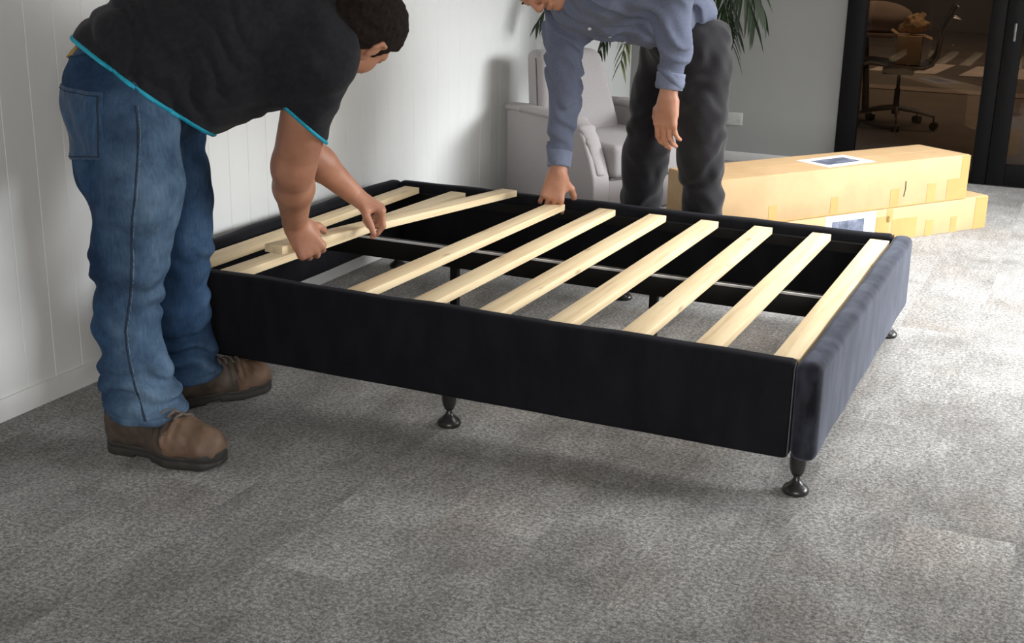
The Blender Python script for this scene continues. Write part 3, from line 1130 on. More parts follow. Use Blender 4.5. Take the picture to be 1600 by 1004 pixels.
# centre beam, pale piping on its top, two posts
cb = box('centre_beam', -BL + 0.06, -0.06, 0.748, 0.782, 0.247, 0.314, 'black_metal', bed, 0.002)
pipe = box('beam_strip', -BL + 0.075, -0.072, 0.7440, 0.7510, 0.3105, 0.3170, 'grey_strip')
pipe.parent = cb
for x in (-1.372, -0.672):
    pb = bmesh.new()
    box_bm(x - 0.013, x + 0.013, 0.752, 0.778, 0.012, 0.25, 0.002, 1, pb)
    lathe_bm([(0, 0), (0.026, 0), (0.027, 0.006), (0.018, 0.014), (0, 0.014)], 16, (x, 0.765, 0), pb)
    finish(pb, 'centre_post', 'black_metal', bed)
glide_me = None
for y in (0.047, BWd - 0.047):
    for x in (-0.047, -1.022, -2.0):
        cup = lathe_bm([(0, 0.101), (0.0205, 0.101), (0.0210, 0.082), (0.0185, 0.062), (0.0130, 0.049), (0.0085, 0.046), (0, 0.046)], 24)
        if glide_me is None:
            lg = finish(cup, 'leg', 'black_plastic', bed)
            gl = finish(lathe_bm([(0, 0.048), (0.0075, 0.048), (0.0085, 0.040), (0.0120, 0.032), (0.0200, 0.024), (0.0285, 0.018), (0.0330, 0.012), (0.0340, 0.006), (0.0315, 0.001), (0.028, 0.0), (0, 0.0)], 28), 'glide_foot', 'black_plastic', lg)
            glide_me = (lg.data, gl.data)
        else:
            cup.free()
            lg = bpy.data.objects.new('leg', glide_me[0])
            COL.objects.link(lg)
            lg.parent = bed
            gl = bpy.data.objects.new('glide_foot', glide_me[1])
            COL.objects.link(gl)
            gl.parent = lg
        lg.location = (x, y, 0)

# ------------------------------------------------------------------ slats, each a thing
SW = 0.066
sl_me = None


def slat(a, b, za, zb, label=None):
    """centre line end points of the top face"""
    global sl_me
    L = 1.395
    if sl_me is None:
        o = finish(box_bm(-SW / 2, SW / 2, -L / 2, L / 2, -TH, 0, 0.0022, 2), 'slat', 'pine')
        sl_me = o.data
    else:
        o = bpy.data.objects.new('slat', sl_me)
        COL.objects.link(o)
    A, Bp = V((a[0], a[1], za)), V((b[0], b[1], zb))
    o.location = (A + Bp) / 2
    d = (Bp - A).normalized()
    x = d.cross(V((0, 0, 1))).normalized()
    z = x.cross(d)
    o.rotation_euler = Matrix((x, d, z)).transposed().to_euler()
    if label is None:
        o.parent = bed
        return o
    o.name = 'wooden_plank'
    return tag(o, label, 'plank')


Y0, Y1 = 0.0635, 1.4585
for xa, xb in ((-0.102, -0.103), (-0.303, -0.300), (-0.503, -0.505), (-0.708, -0.700), (-0.914, -0.896), (-1.118, -1.092)):
    slat((xa, Y0), (xb, Y1), Z_SLAT, Z_SLAT)
slat((-1.333, 0.060), (-1.290, 1.440), Z_SLAT, Z_SLAT + 0.002)
slat((-1.772, Y0), (-1.712, Y1), Z_SLAT, Z_SLAT)
slat((-1.925, Y0), (-1.918, Y1), Z_SLAT, Z_SLAT)
S3A, S3B = V((-1.624, 0.095, 0.436)), V((-1.502, 1.475, 0.372))
slat(S3A[:2], S3B[:2], S3A.z, S3B.z, 'raised pine plank held in both hands by the man in jeans')

# =================================================================== CARDBOARD BOXES
BA = V((-0.846, 2.123, 0))
BD = V((0.57, 0.8215, 0)).normalized()
BN = V((-BD.y, BD.x, 0))        # away from the camera
ang = math.atan2(BD.y, BD.x)


def carton(t0, t1, w, z0, z1, label):
    root = empty('cardboard_box', BA + BD * t0 + V((0, 0, z0)), ang)
    tag(root, label, 'box', 'long flat cartons')
    L, h = t1 - t0, z1 - z0
    # local x along the box, local y away from camera
    bm = bmesh.new()
    box_bm(0, L, 0, w, 0, h, 0.004, 2, bm)
    b = finish(bm, 'carton', 'cardboard', root)
    # closing flaps, slightly proud, meeting along the middle of the top and the near face
    finish(box_bm(0.003, L - 0.003, 0.004, w / 2 - 0.001, h - 0.001, h + 0.0022, 0.001, 1), 'flap', 'cardboard', root)
    finish(box_bm(0.003, L - 0.003, w / 2 + 0.001, w - 0.004, h - 0.001, h + 0.0022, 0.001, 1), 'flap', 'cardboard', root)
    return root, L, h


def sticker(root, name, x0, x1, z0, z1, mat, t=0.0012, face='near', y0=0.0, y1=0.0, h=0.0):
    if face == 'near':
        return box(name, x0, x1, -t, 0.0005, z0, z1, mat, root)
    return box(name, x0, x1, y0, y1, h + 0.001, h + 0.0022 + t, mat, root)


low, L2, h2 = carton(-0.02, 1.655, 0.315, 0.0, 0.155, 'long flat cardboard box lying on the carpet under another')
t = sticker(low, 'label', 0.625, 0.930, 0.035, 0.152, 'paper')
tp = box('picture', 0.665, 0.860, -0.0020, -0.0010, 0.050, 0.125, 'print', None)
tp.parent = t
for x0_, x1_, z0_, z1_ in ((0.94, 1.02, 0.02, 0.12), (1.04, 1.20, 0.01, 0.10), (1.26, 1.31, 0.0, 0.075), (1.43, 1.47, 0.0, 0.075), (1.00, 1.04, 0.09, 0.152), (1.59, 1.674, 0.001, 0.154)):
    sticker(low, 'tape', x0_, x1_, z0_, z1_, 'tape', 0.0010)
top, L1, h1 = carton(-0.03, 1.492, 0.315, 0.1575, 0.362, 'long cardboard box stacked on the lower carton, white label on top')
for x0_, x1_, z0_, z1_ in ((0.30, 0.345, 0.0, 0.075), (0.655, 0.70, 0.0, 0.080), (1.02, 1.075, 0.0, 0.085), (1.255, 1.31, 0.0, 0.09), (1.385, 1.523, 0.0, 0.100), (1.470, 1.5235, 0.100, 0.2035)):
    sticker(top, 'tape', x0_, x1_, z0_, z1_, 'tape', 0.0010)
sticker(top, 'tape', 0.02, 1.5, 0.0, 0.006, 'tape', 0.0012)
finish(tube_bm([(1.105, -0.001, 0.045), (1.112, -0.001, 0.08), (1.110, -0.001, 0.115)], 0.0022, 6), 'pen_mark', 'ink', top)
# paper label on top, a little turned
lab = box('label', -0.155, 0.155, -0.095, 0.095, 0, 0.0012, 'paper', top)
lab.location = (0.80, 0.135, h1 + 0.0022)
lab.rotation_euler = (0, 0, math.radians(4))
pic = box('picture', -0.115, 0.10, -0.055, 0.05, 0.0012, 0.0018, 'print', None)
pic.parent = lab

# =================================================================== ARMCHAIR
ch = empty('armchair', (-2.05, 2.63, 0), math.atan2(-0.53, 0.848))
tag(ch, 'light grey upholstered armchair with padded arms by the white wall', 'chair')
CW = 0.66


def arm_panel(y0, y1):
    poly = [(0.0, 0.115), (0.0, 0.505), (0.10, 0.512), (0.50, 0.510), (0.565, 0.495), (0.61, 0.455), (0.665, 0.36), (0.695, 0.29), (0.70, 0.26), (0.70, 0.115)]
    return finish(prism_bm(poly, 'y', y0, y1, 0.012, 3), 'arm', 'chair_fabric', ch)


for y0, y1 in ((0.0, 0.095), (CW - 0.095, CW)):
    a = arm_panel(y0, y1)
    # padded roll on top of the arm
    F = Field()
    yc = (y0 + y1) / 2
    pts = [(-0.01, yc, 0.513), (0.12, yc, 0.520), (0.50, yc, 0.512), (0.575, yc, 0.487), (0.625, yc, 0.43), (0.690, yc, 0.300)]
    rr = [0.020, 0.021, 0.020, 0.016, 0.012, 0.009]
    for i in range(len(pts) - 1):
        F.cap(pts[i], pts[i + 1], rr[i], rr[i + 1], 0.01, ((0, 1, 0), 2.7))
    lo_, hi_ = F.bounds(0.05)
    pad = sdf_mesh('arm_pad', F, lo_, hi_, 0.008, 'chair_fabric')
    pad.parent = a
# back rest: slab leaning back, rounded top, narrower above
def backrest(P):
    x, y, z = P[:, 0], P[:, 1], P[:, 2]
    xc = 0.20 - (z - 0.30) * 0.20
    t = np.clip((z - 0.45) / 0.35, 0, 1)
    hw = 0.235 - 0.055 * t
    dx = np.abs(x - xc) - 0.062
    dy = np.abs(y - CW / 2 + 0.055 + 0.030 * t) - hw
    dz = np.maximum(z - 0.795, 0.20 - z)
    q = np.stack([dx + 0.035, dy + 0.045, dz + 0.05], 1)
    d = np.linalg.norm(np.maximum(q, 0), axis=1) + np.minimum(q.max(1), 0) - 0.040
    return (d - 0.010 * np.exp(-((z - 0.6) / 0.15) ** 2) * np.exp(-((y - CW / 2) / 0.15) ** 2)).astype(np.float32)


bk = sdf_mesh('backrest', backrest, A3(-0.1, 0, 0.1), A3(0.4, CW, 0.9), 0.01, 'chair_fabric')
bk.parent = ch
pts = []
for i in range(14):
    z = 0.42 + 0.36 * i / 13
    p, n = snap(backrest, (0.24 - (z - 0.3) * 0.2, 0.0, z))
    pts.append(p)
o = finish(tube_bm(pts, 0.004, 6), 'seam_piping', 'chair_piping')
o.parent = bk
seat = finish(box_bm(0.17, 0.715, 0.10, CW - 0.10, 0.275, 0.425, 0.030, 4), 'seat_cushion', 'chair_fabric', ch)
base = finish(box_bm(0.02, 0.69, 0.09, CW - 0.09, 0.115, 0.273, 0.015, 3), 'seat_base', 'chair_fabric', ch)
o = finish(tube_bm([(0.694, 0.10, 0.274), (0.697, CW - 0.10, 0.274)], 0.004, 6), 'seam_piping', 'chair_piping')
o.parent = base
for x in (0.05, 0.645):
    for y in (0.05, CW - 0.05):
        finish(lathe_bm([(0, 0), (0.013, 0), (0.021, 0.118), (0, 0.118)], 12, (x, y, 0)), 'leg', 'wood_leg', ch)

# =================================================================== PALM
palm = empty('potted_palm', (-1.49, 3.42, 0))
tag(palm, 'green potted palm with drooping fronds in the corner behind the men', 'plant')
finish(lathe_bm([(0, 0), (0.13, 0), (0.14, 0.01), (0.175, 0.30), (0.185, 0.32), (0.17, 0.32), (0.165, 0.29), (0, 0.285)], 28), 'pot', 'pot', palm)
finish(lathe_bm([(0, 0.286), (0.164, 0.288), (0, 0.300)], 20), 'soil', 'soil', palm)
tr = bmesh.new()
prof = []
for i in range(28):
    z = 0.28 + i * 0.040
    prof.append((0.035 + (0.006 if i % 2 else 0) - 0.0004 * i, z))
prof = [(0, 0.28)] + prof + [(0, prof[-1][1] + 0.01)]
finish(lathe_bm(prof, 14, (0, 0, 0), tr), 'trunk', 'trunk', palm)


def frond(az, reach, tip_drop, mat, base_z=1.34, up=0.22, n=26, leaf=0.27, seedv=0):
    r = random.Random(seedv)
    bm = bmesh.new()
    pts = []
    for i in range(n + 1):
        t = i / n
        rad = 0.03 + reach * (t ** 0.9)
        z = base_z + up * math.sin(min(1, t * 1.25) * PI) * 0.9 - tip_drop * t ** 2.1
        pts.append(V((rad * math.cos(az), rad * math.sin(az), z)))
    tube_bm(pts, [0.006 * (1 - 0.8 * i / n) + 0.001 for i in range(n + 1)], 5, bm)
    for i in range(5, n + 1):
        t = i / n
        p = pts[i]
        T = (pts[i] - pts[i - 1]).normalized()
        S = T.cross(V((0, 0, 1))).normalized()
        for sgn in (-1, 1):
            L = leaf * (0.55 + 0.6 * math.sin(PI * min(1, 0.2 + t * 0.75))) * r.uniform(0.85, 1.1)
            d = (T * r.uniform(0.65, 0.9) + S * sgn * r.uniform(0.5, 0.75) + V((0, 0, -0.15))).normalized()
            wv = 0.0085
            prev = None
            side = d.cross(V((0, 0, 1))).normalized()
            q = p.copy()
            dd = d.copy()
            for k in range(5):
                ww = wv * (0.5, 1.0, 0.9, 0.6, 0.05)[k]
                nrm = V((0, 0, 0.35 * ww))
                a = bm.verts.new(q - side * ww + nrm)
                c = bm.verts.new(q)
                e = bm.verts.new(q + side * ww + nrm)
                if prev:
                    bm.faces.new((prev[0], a, c, prev[1]))
                    bm.faces.new((prev[1], c, e, prev[2]))
                prev = (a, c, e)
                dd = (dd + V((0, 0, -0.17))).normalized()
                q = q + dd * L / 4
    me = bpy.data.meshes.new('frond')
    bm.to_mesh(me)
    bm.free()
    for p in me.polygons:
        p.use_smooth = True
    return link('frond', me, mat, palm)


FR = [(math.radians(-10), 0.40, 0.42, 'leaf'), (math.radians(-30), 0.38, 0.52, 'leaf'), (math.radians(8), 0.40, 0.36, 'leaf'), (math.radians(-20), 0.34, 0.46, 'leaf'),
      (math.radians(-62), 0.30, 0.60, 'leaf_yellow'), (math.radians(-112), 0.36, 0.62, 'leaf_yellow'), (math.radians(-128), 0.40, 0.58, 'leaf'),
      (math.radians(-133), 0.72, 0.44, 'leaf'), (math.radians(-126), 0.70, 0.42, 'leaf'), (math.radians(40), 0.42, 0.25, 'leaf'), (math.radians(80), 0.45, 0.3, 'leaf'),
      (math.radians(105), 0.42, 0.30, 'leaf'), (math.radians(-30), 0.26, 0.15, 'leaf'), (math.radians(150), 0.30, 0.12, 'leaf')]
for i, (az, reach, drop, mt) in enumerate(FR):
    frond(az, reach, drop, mt, leaf=0.17 if abs(az) > 1.9 else 0.25, seedv=i)

# =================================================================== OUTLET
ou = empty('power_outlet', (-1.475, Y_BACK, 0.255))
tag(ou, 'white double power outlet low on the grey back wall', 'outlet')
finish(box_bm(-0.060, 0.060, -0.010, 0, -0.038, 0.038, 0.004, 3), 'face_plate', 'outlet', ou)
for x in (-0.035, 0.035):
    sw = finish(box_bm(x - 0.008, x + 0.008, -0.013, -0.009, 0.012, 0.026, 0.001, 1), 'switch', 'outlet', ou)
    for dx, rz in ((-0.006, 0.5), (0.006, -0.5)):
        s_ = finish(box_bm(-0.001, 0.001, -0.0108, -0.0095, -0.004, 0.004), 'socket_slot', 'outlet_dark', ou)
        s_.location = (x + dx, 0, -0.006)
        s_.rotation_euler = (0, rz, 0)
    finish(box_bm(x - 0.001, x + 0.001, -0.0108, -0.0095, -0.022, -0.015), 'socket_slot', 'outlet_dark', ou)

# =================================================================== OFFICE CHAIR behind the glass
oc = empty('office_chair', (-0.815, 6.70, 0), math.radians(180 + 8))
tag(oc, 'black and chrome swivel office chair on castors behind the glass', 'chair')
# local +x is the sitter's forward direction
for i in range(5):
    a = math.radians(20 + 72 * i)
    d = V((math.cos(a), math.sin(a), 0))
    arm = finish(tube_bm([d * 0.02 + V((0, 0, 0.135)), d * 0.16 + V((0, 0, 0.118)), d * 0.285 + V((0, 0, 0.092))], [0.020, 0.014, 0.010], 8), 'base_arm', 'chrome', oc)
    c = bmesh.new()
    tube_bm([d * 0.28 + V((0, 0, 0.095)), d * 0.28 + V((0, 0, 0.05))], 0.006, 6, c)
    perp = V((-d.y, d.x, 0))
    for sg in (-1, 1):
        m0 = d * 0.285 + perp * 0.010 * sg + V((0, 0, 0.028))
        tube_bm([m0, m0 + perp * 0.016 * sg], 0.028, 14, c)
    cs_ = finish(c, 'castor', 'black_plastic')
    cs_.parent = arm
finish(lathe_bm([(0, 0.09), (0.026, 0.09), (0.028, 0.15), (0.020, 0.16), (0.020, 0.27), (0.013, 0.275), (0.013, 0.40), (0, 0.40)], 16), 'gas_column', 'black_metal', oc)
finish(box_bm(-0.10, 0.12, -0.07, 0.07, 0.375, 0.415, 0.01, 2), 'tilt_mechanism', 'black_metal', oc)
prof = [(0.26, 0.448), (0.21, 0.462), (0.10, 0.452), (-0.05, 0.440), (-0.16, 0.440), (-0.215, 0.468), (-0.245, 0.53), (-0.252, 0.62), (-0.262, 0.70), (-0.300, 0.79), (-0.335, 0.87)]
for y in (-0.225, 0.225):
    finish(tube_bm([(x, y, z) for x, z in prof], 0.012, 8), 'side_rail', 'chrome', oc)
b_ = bmesh.new()
up_ = [(x, z + 0.008) for x, z in prof]
rows = [[b_.verts.new((x, yy, z - 0.015 * (1 - (yy / 0.215) ** 2))) for yy in (-0.215, -0.11, 0, 0.11, 0.215)] for x, z in up_]
for r0, r1 in zip(rows, rows[1:]):
    for k in range(4):
        b_.faces.new((r0[k], r0[k + 1], r1[k + 1], r1[k]))
sl = finish(b_, 'sling', 'mesh_black', oc)
sm = sl.modifiers.new('thick', 'SOLIDIFY')
sm.thickness = 0.012
finish(tube_bm([(-0.05, -0.225, 0.436), (-0.05, 0.225, 0.436)], 0.012, 8), 'cross_bar', 'chrome', oc)
finish(tube_bm([(-0.335, -0.225, 0.868), (-0.335, 0.225, 0.868)], 0.012, 8), 'cross_bar', 'chrome', oc)
finish(tube_bm([(-0.305, -0.10, 0.79), (-0.365, -0.09, 0.775), (-0.385, 0.0, 0.772), (-0.365, 0.09, 0.775), (-0.305, 0.10, 0.79)], 0.009, 8), 'back_handle', 'chrome', oc)

# cardboard on the office chair
cbx = empty('office_carton', (-0.765, 6.70, 0.453), math.radians(6))
tag(cbx, 'upright brown carton standing on the office chair seat', 'box')
finish(box_bm(-0.085, 0.085, -0.12, 0.12, 0.0, 0.20, 0.004, 2), 'carton', 'cardboard', cbx)
finish(prism_bm([(0.085, 0.198), (0.150, 0.175), (0.151, 0.179), (0.085, 0.204)], 'y', -0.115, 0.115), 'flap', 'cardboard', cbx)
finish(prism_bm([(-0.085, 0.198), (-0.135, 0.23), (-0.134, 0.234), (-0.085, 0.204)], 'y', -0.115, 0.115), 'flap', 'cardboard', cbx)
cr = Field()
cr.ell((-0.745, 6.70, 0.720), (0.085, 0.09, 0.060), 0)
cr.cap((-0.83, 6.68, 0.70), (-0.67, 6.72, 0.72), 0.030, 0.035, 0.02)
cr.cap((-0.78, 6.66, 0.76), (-0.70, 6.74, 0.79), 0.03, 0.025, 0.02)


def crumple(P):
    return cr(P) + 0.014 * np.abs(wob(P, 26, 2.0)) - 0.004


lo_, hi_ = cr.bounds(0.03)
o = sdf_mesh('crumpled_cardboard', crumple, lo_, hi_, 0.010, 'cardboard')
tag(o, 'crumpled brown packing cardboard on top of the office carton', 'packaging')
# desk at the left of the office with a pale cushion on it
dk = empty('desk', (-1.35, 7.35, 0))
tag(dk, 'brown desk seen through the glass beside the office chair', 'desk')
finish(box_bm(-0.75, 0.42, -0.35, 0.35, 0.600, 0.625, 0.004, 2), 'desk_top', 'desk', dk)
for x in (-0.68, 0.22):
    finish(tube_bm([(x, 0, 0.0), (x - 0.05 * (1 if x > 0 else -1), 0, 0.60)], [0.030, 0.018], 8), 'leg', 'black_metal', dk)
cu = Field()
cu.ell((-1.12, 7.30, 0.735), (0.28, 0.22, 0.115), 0)
cu.ell((-1.15, 7.30, 0.655), (0.26, 0.20, 0.045), 0.0)
lo_, hi_ = cu.bounds(0.03)
o = sdf_mesh('cushion', lambda P: smax(cu(P), 0.626 - P[:, 2]), lo_, hi_, 0.012, 'pale_cloth')
tag(o, 'pale rounded cushion lying on the desk behind the glass', 'cushion')

# =================================================================== MAN IN JEANS (left)
m1 = empty('person', (-1.72, -0.28, 0))
tag(m1, 'man in charcoal shirt with cyan piping and blue jeans bending over the bed', 'person', 'men assembling the bed')

HEAD1 = V((-1.280, 0.030, 1.062))
H1F, H1U = (-0.096, 0.723, -0.684), (0.593, 0.55, 0.498)

J1 = dict(Rhip=(-1.720, -0.375, 0.865), Rth=(-1.668, -0.425, 0.680), Rkn=(-1.697, -0.440, 0.480), Rca=(-1.716, -0.440, 0.336), Rsh=(-1.688, -0.455, 0.214), Ran=(-1.640, -0.475, 0.090),
          Lhip=(-1.850, -0.130, 0.865), Lth=(-1.798, -0.135, 0.620), Lkn=(-1.785, -0.140, 0.475), Lca=(-1.792, -0.140, 0.322), Lsh=(-1.785, -0.145, 0.190), Lan=(-1.765, -0.155, 0.080))

jeans = Field()
jeans.ell((-1.797, -0.245, 0.915), (0.165, 0.205, 0.160), 0)
jeans.cap((-1.787, -0.335, 0.885), (-1.745, -0.40, 0.72), 0.132, 0.108, 0.04)
RR = (0.128, 0.112, 0.090, 0.079, 0.084, 0.101)
for (p_, q_, ra_, rb_) in zip(('Rhip', 'Rth', 'Rkn', 'Rca', 'Rsh'), ('Rth', 'Rkn', 'Rca', 'Rsh', 'Ran'), RR, RR[1:]):
    jeans.cap(J1[p_], J1[q_], ra_, rb_, 0.03)
jeans.cap((-1.825, -0.16, 0.885), (-1.825, -0.14, 0.72), 0.130, 0.108, 0.04)
LR = (0.125, 0.110, 0.095, 0.082, 0.088, 0.094)
for (p_, q_, ra_, rb_) in zip(('Lhip', 'Lth', 'Lkn', 'Lca', 'Lsh'), ('Lth', 'Lkn', 'Lca', 'Lsh', 'Lan'), LR, LR[1:]):
    jeans.cap(J1[p_], J1[q_], ra_, rb_, 0.02)


def jeans_fold(P):
    z = P[:, 2]
    near = P[:, 1] < -0.28
    w = wob(P, 9, 0.7)
    ank = np.exp(-((z - 0.16) / 0.10) ** 2)
    kne = np.exp(-((z - 0.42) / 0.10) ** 2)
    thi = np.exp(-((z - 0.74) / 0.14) ** 2)
    d = 0.010 * ank * np.sin(z * 105 + 2.2 * w + 9 * P[:, 0]) + 0.007 * kne * np.sin(z * 80 - 14 * P[:, 0] + 2.0 * w)
    d = d + 0.004 * thi * np.sin(z * 55 + 30 * P[:, 0] + 1.5 * w) + 0.004 * wob(P, 16, 2.1)
    return d


ANK_R = A3(*J1['Ran'])


def jeans_fn(P):
    d = jeans(P) + jeans_fold(P)
    # cut: waist, hems
    d = smax(d, plane(P, (-1.99, -0.25, 1.035), (-0.25, 0, 1.0)), 0.012)
    hem = np.where(P[:, 1] < -0.30, 0.105, 0.088)
    d = smax(d, hem - P[:, 2], 0.008)
    return d.astype(np.float32)


lo_, hi_ = jeans.bounds(0.03)
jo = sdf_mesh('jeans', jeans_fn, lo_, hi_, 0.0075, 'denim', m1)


def sub(name, fn, lo, hi, h, mat, root):
    o = sdf_mesh(name, fn, lo, hi, h, mat)
    o.parent = root
    return o


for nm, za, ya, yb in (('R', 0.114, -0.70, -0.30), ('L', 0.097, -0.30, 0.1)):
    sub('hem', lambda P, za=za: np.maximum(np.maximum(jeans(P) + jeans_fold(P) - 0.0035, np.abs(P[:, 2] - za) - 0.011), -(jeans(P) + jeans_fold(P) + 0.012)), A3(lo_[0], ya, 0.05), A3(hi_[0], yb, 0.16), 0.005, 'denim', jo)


SZ = [0.09, 0.214, 0.336, 0.48, 0.68, 0.865, 0.95]
SX = [-1.645, -1.688, -1.716, -1.697, -1.668, -1.690, -1.700]
SY = [-0.475, -0.455, -0.440, -0.440, -0.425, -0.385, -0.37]


def seam_shape(P, shift, w):
    """a line down the outside of the right leg"""
    qx = P[:, 0] - np.interp(P[:, 2], SZ, SX)
    qy = P[:, 1] - np.interp(P[:, 2], SZ, SY)
    side = qx * 0.75 + qy * 0.66 - shift - 0.006 * np.sin(P[:, 2] * 17)
    out = qx * 0.66 - qy * 0.75
    return np.maximum(np.maximum(np.abs(side) - w, 0.02 - out), np.maximum(P[:, 2] - 0.905, 0.10 - P[:, 2]))


for dx_, mat_, w_, g_ in ((-0.003, 'stitch_dark', 0.0032, 0.0014), (0.0025, 'stitch', 0.0013, 0.0018)):
    sub('side_seam', lambda P, dx_=dx_, w_=w_, g_=g_: np.maximum(np.maximum(jeans_fn(P) - g_, seam_shape(P, dx_, w_)), -(jeans_fn(P) + 0.006)), A3(lo_[0], lo_[1], 0.08), A3(hi_[0], -0.28, 1.0), 0.0030, mat_, jo)


def pocket_shape(P, g=0.0):
    """back pocket on the right buttock, in rear/side coordinates"""
    ang_ = np.arctan2(-(P[:, 1] + 0.26), -(P[:, 0] + 1.84))      # 0 = straight back, + = towards camera side
    u = (ang_ - 1.55) * 0.17
    zz = P[:, 2]
    bott = np.interp(u, [-0.098, 0.0, 0.098], [0.775, 0.752, 0.775])
    return np.maximum(np.abs(u) - 0.098 - g, np.maximum(zz - 0.932 - g, bott - zz - g))


sub('back_pocket', lambda P: np.maximum(np.maximum(jeans_fn(P) - 0.004, pocket_shape(P)), -(jeans_fn(P) + 0.006)), A3(lo_[0], lo_[1], 0.7), A3(-1.7, -0.2, 0.97), 0.0042, 'denim_dark', jo)
sub('pocket_stitching', lambda P: np.maximum(np.maximum(jeans_fn(P) - 0.0058, np.abs(pocket_shape(P) + 0.008) - 0.0020), -(jeans_fn(P) + 0.004)), A3(lo_[0], lo_[1], 0.7), A3(-1.7, -0.2, 0.97), 0.0028, 'stitch_dark', jo)
sub('waist_patch', lambda P: np.maximum(np.maximum(jeans(P) - 0.011, np.abs(plane(P, (-1.99, -0.25, 0.985), (-0.25, 0, 1.0))) - 0.010), np.abs(np.arctan2(-(P[:, 1] + 0.26), -(P[:, 0] + 1.84)) - 1.08) - 0.36), A3(lo_[0], lo_[1], 0.8), hi_, 0.004, 'patch', jo)
sub('waistband', lambda P: np.maximum(jeans(P) - 0.006, np.abs(plane(P, (-1.99, -0.25, 0.992), (-0.25, 0, 1.0))) - 0.021), lo_, hi_, 0.006, 'denim_dark', jo)
bl_ = sdf_mesh('belt', lambda P: np.maximum(jeans(P) - 0.010, np.abs(plane(P, (-1.99, -0.25, 1.000), (-0.25, 0, 1.0))) - 0.011), lo_, hi_, 0.005, 'leather', m1)

# shirt
shirt1 = Field()
shirt1.ell((-1.780, -0.240, 0.985), (0.170, 0.210, 0.145), 0)
shirt1.ell((-1.680, -0.190, 0.995), (0.200, 0.220, 0.212), 0.08)
shirt1.ell((-1.560, -0.110, 1.045), (0.185, 0.220, 0.195), 0.08)
shirt1.ell((-1.450, 0.000, 1.075), (0.150, 0.190, 0.165), 0.08)
RSH, REL, RWR = V((-1.325, -0.100, 1.015)), V((-1.485, 0.000, 0.692)), V((-1.580, 0.140, 0.500))
LSH, LEL, LWR = V((-1.540, 0.190, 1.030)), V((-1.640, 0.270, 0.700)), V((-1.558, 0.440, 0.528))
shirt1.cap(RSH + V((-0.02, 0.02, 0.01)), LSH + V((0.03, -0.03, 0.02)), 0.100, 0.095, 0.06)
shirt1.cap((-1.43, 0.03, 1.06), (-1.35, 0.03, 1.06), 0.095, 0.080, 0.05)
sleeve_r = Field()
sleeve_r.cap(RSH, RSH.lerp(REL, 0.75), 0.096, 0.062, 0)
sleeve_r.cap(RSH, RSH.lerp(REL, 0.9), 0.072, 0.062, 0.02)
sleeve_l = Field()
sleeve_l.cap(LSH, LSH.lerp(LEL, 0.75), 0.088, 0.064, 0)
HEMA, HEMN = V((-1.986, -0.250, 1.040)), V((0.445, 0.410, 0.800))
RC = RSH.lerp(REL, 0.585)
RN = V((-0.505, -0.42, -0.707)).normalized()
LC = LSH.lerp(LEL, 0.42)
LN = (LEL - LSH).normalized()


def hem_plane(P):
    """loop of the hem round the hips; negative on the torso side"""
    return -plane(P, HEMA, HEMN)


def shirt1_raw(P):
    d = shirt1(P)
    dj = jeans(P) + jeans_fold(P) - 0.010
    hz = np.clip(1.0 - np.abs(hem_plane(P) + 0.05) / 0.16, 0, 1)
    d = np.where(hz > 0, np.minimum(d, dj + 0.03 * (1 - hz)), d)
    w = wob(P, 8, 0.3)
    ax = P[:, 0] * 0.72 + P[:, 1] * 0.49 + 0.50 * P[:, 2]
    amp = (0.010 + 0.009 * wob(P, 5, 1.1)) * np.clip((-1.38 - P[:, 0]) * 8, 0.25, 1)
    d = d + amp * (1.0 - 1.8 * np.abs(np.sin(ax * 46 + 1.1 * w)) ** 0.8) * np.clip((P[:, 2] - 0.80) * 8, 0, 1) * np.clip((1.30 - P[:, 2]) * 4, 0, 1)
    return d + 0.004 * wob(P, 13, 0.5)


def sleeve_raw(F, P):
    return F(P) + 0.003 * wob(P, 14, 0.5) + 0.003 * np.sin(45 * P[:, 2] + 40 * P[:, 0] + wob(P, 9, 1.0))


def smin(a, b, k):
    h = np.maximum(k - np.abs(a - b), 0) / k
    return np.minimum(a, b) - h * h * k * 0.25


def shirt1_fn(P):
    d = smax(shirt1_raw(P), hem_plane(P), 0.006)
    for F, c, n in ((sleeve_r, RC, RN), (sleeve_l, LC, LN)):
        d = smin(d, smax(sleeve_raw(F, P), plane(P, c, n), 0.005), 0.05)
    # keep the cut edge of the sleeves clean where the blend would spill over it
    return d.astype(np.float32)


lo_, hi_ = shirt1.bounds(0.03)
lo_, hi_ = lo_ - A3(0.05, 0, 0.12), hi_ + A3(0.05, 0.08, 0)
so1 = sdf_mesh('shirt', shirt1_fn, lo_, hi_, 0.0075, 'black_shirt', m1)
sub('hem_piping', lambda P: np.maximum(np.maximum(shirt1_raw(P) - 0.004, np.abs(hem_plane(P)) - 0.0055), -(shirt1_raw(P) + 0.012)), lo_, hi_, 0.0045, 'cyan', so1)
for F, c, n in ((sleeve_r, RC, RN), (sleeve_l, LC, LN)):
    sub('sleeve_piping', lambda P, F=F, c=c, n=n: np.maximum(np.maximum(sleeve_raw(F, P) - 0.004, np.abs(plane(P, c, n)) - 0.0048), -(sleeve_raw(F, P) + 0.012)), A3(*c) - 0.15, A3(*c) + 0.15, 0.0042, 'cyan', so1)
col1 = Field()
col1.cap((-1.370, 0.02, 1.055), (-1.320, 0.025, 1.05), 0.088, 0.076, 0)
sub('collar', lambda P: np.maximum(np.maximum(col1(P), -(col1(P) + 0.010)), np.maximum(plane(P, (-1.318, 0.025, 1.05), (0.97, 0.1, 0.1)), -plane(P, (-1.385, 0.02, 1.055), (0.97, 0.1, 0.1)))), *col1.bounds(0.03), 0.006, 'black_shirt', so1)

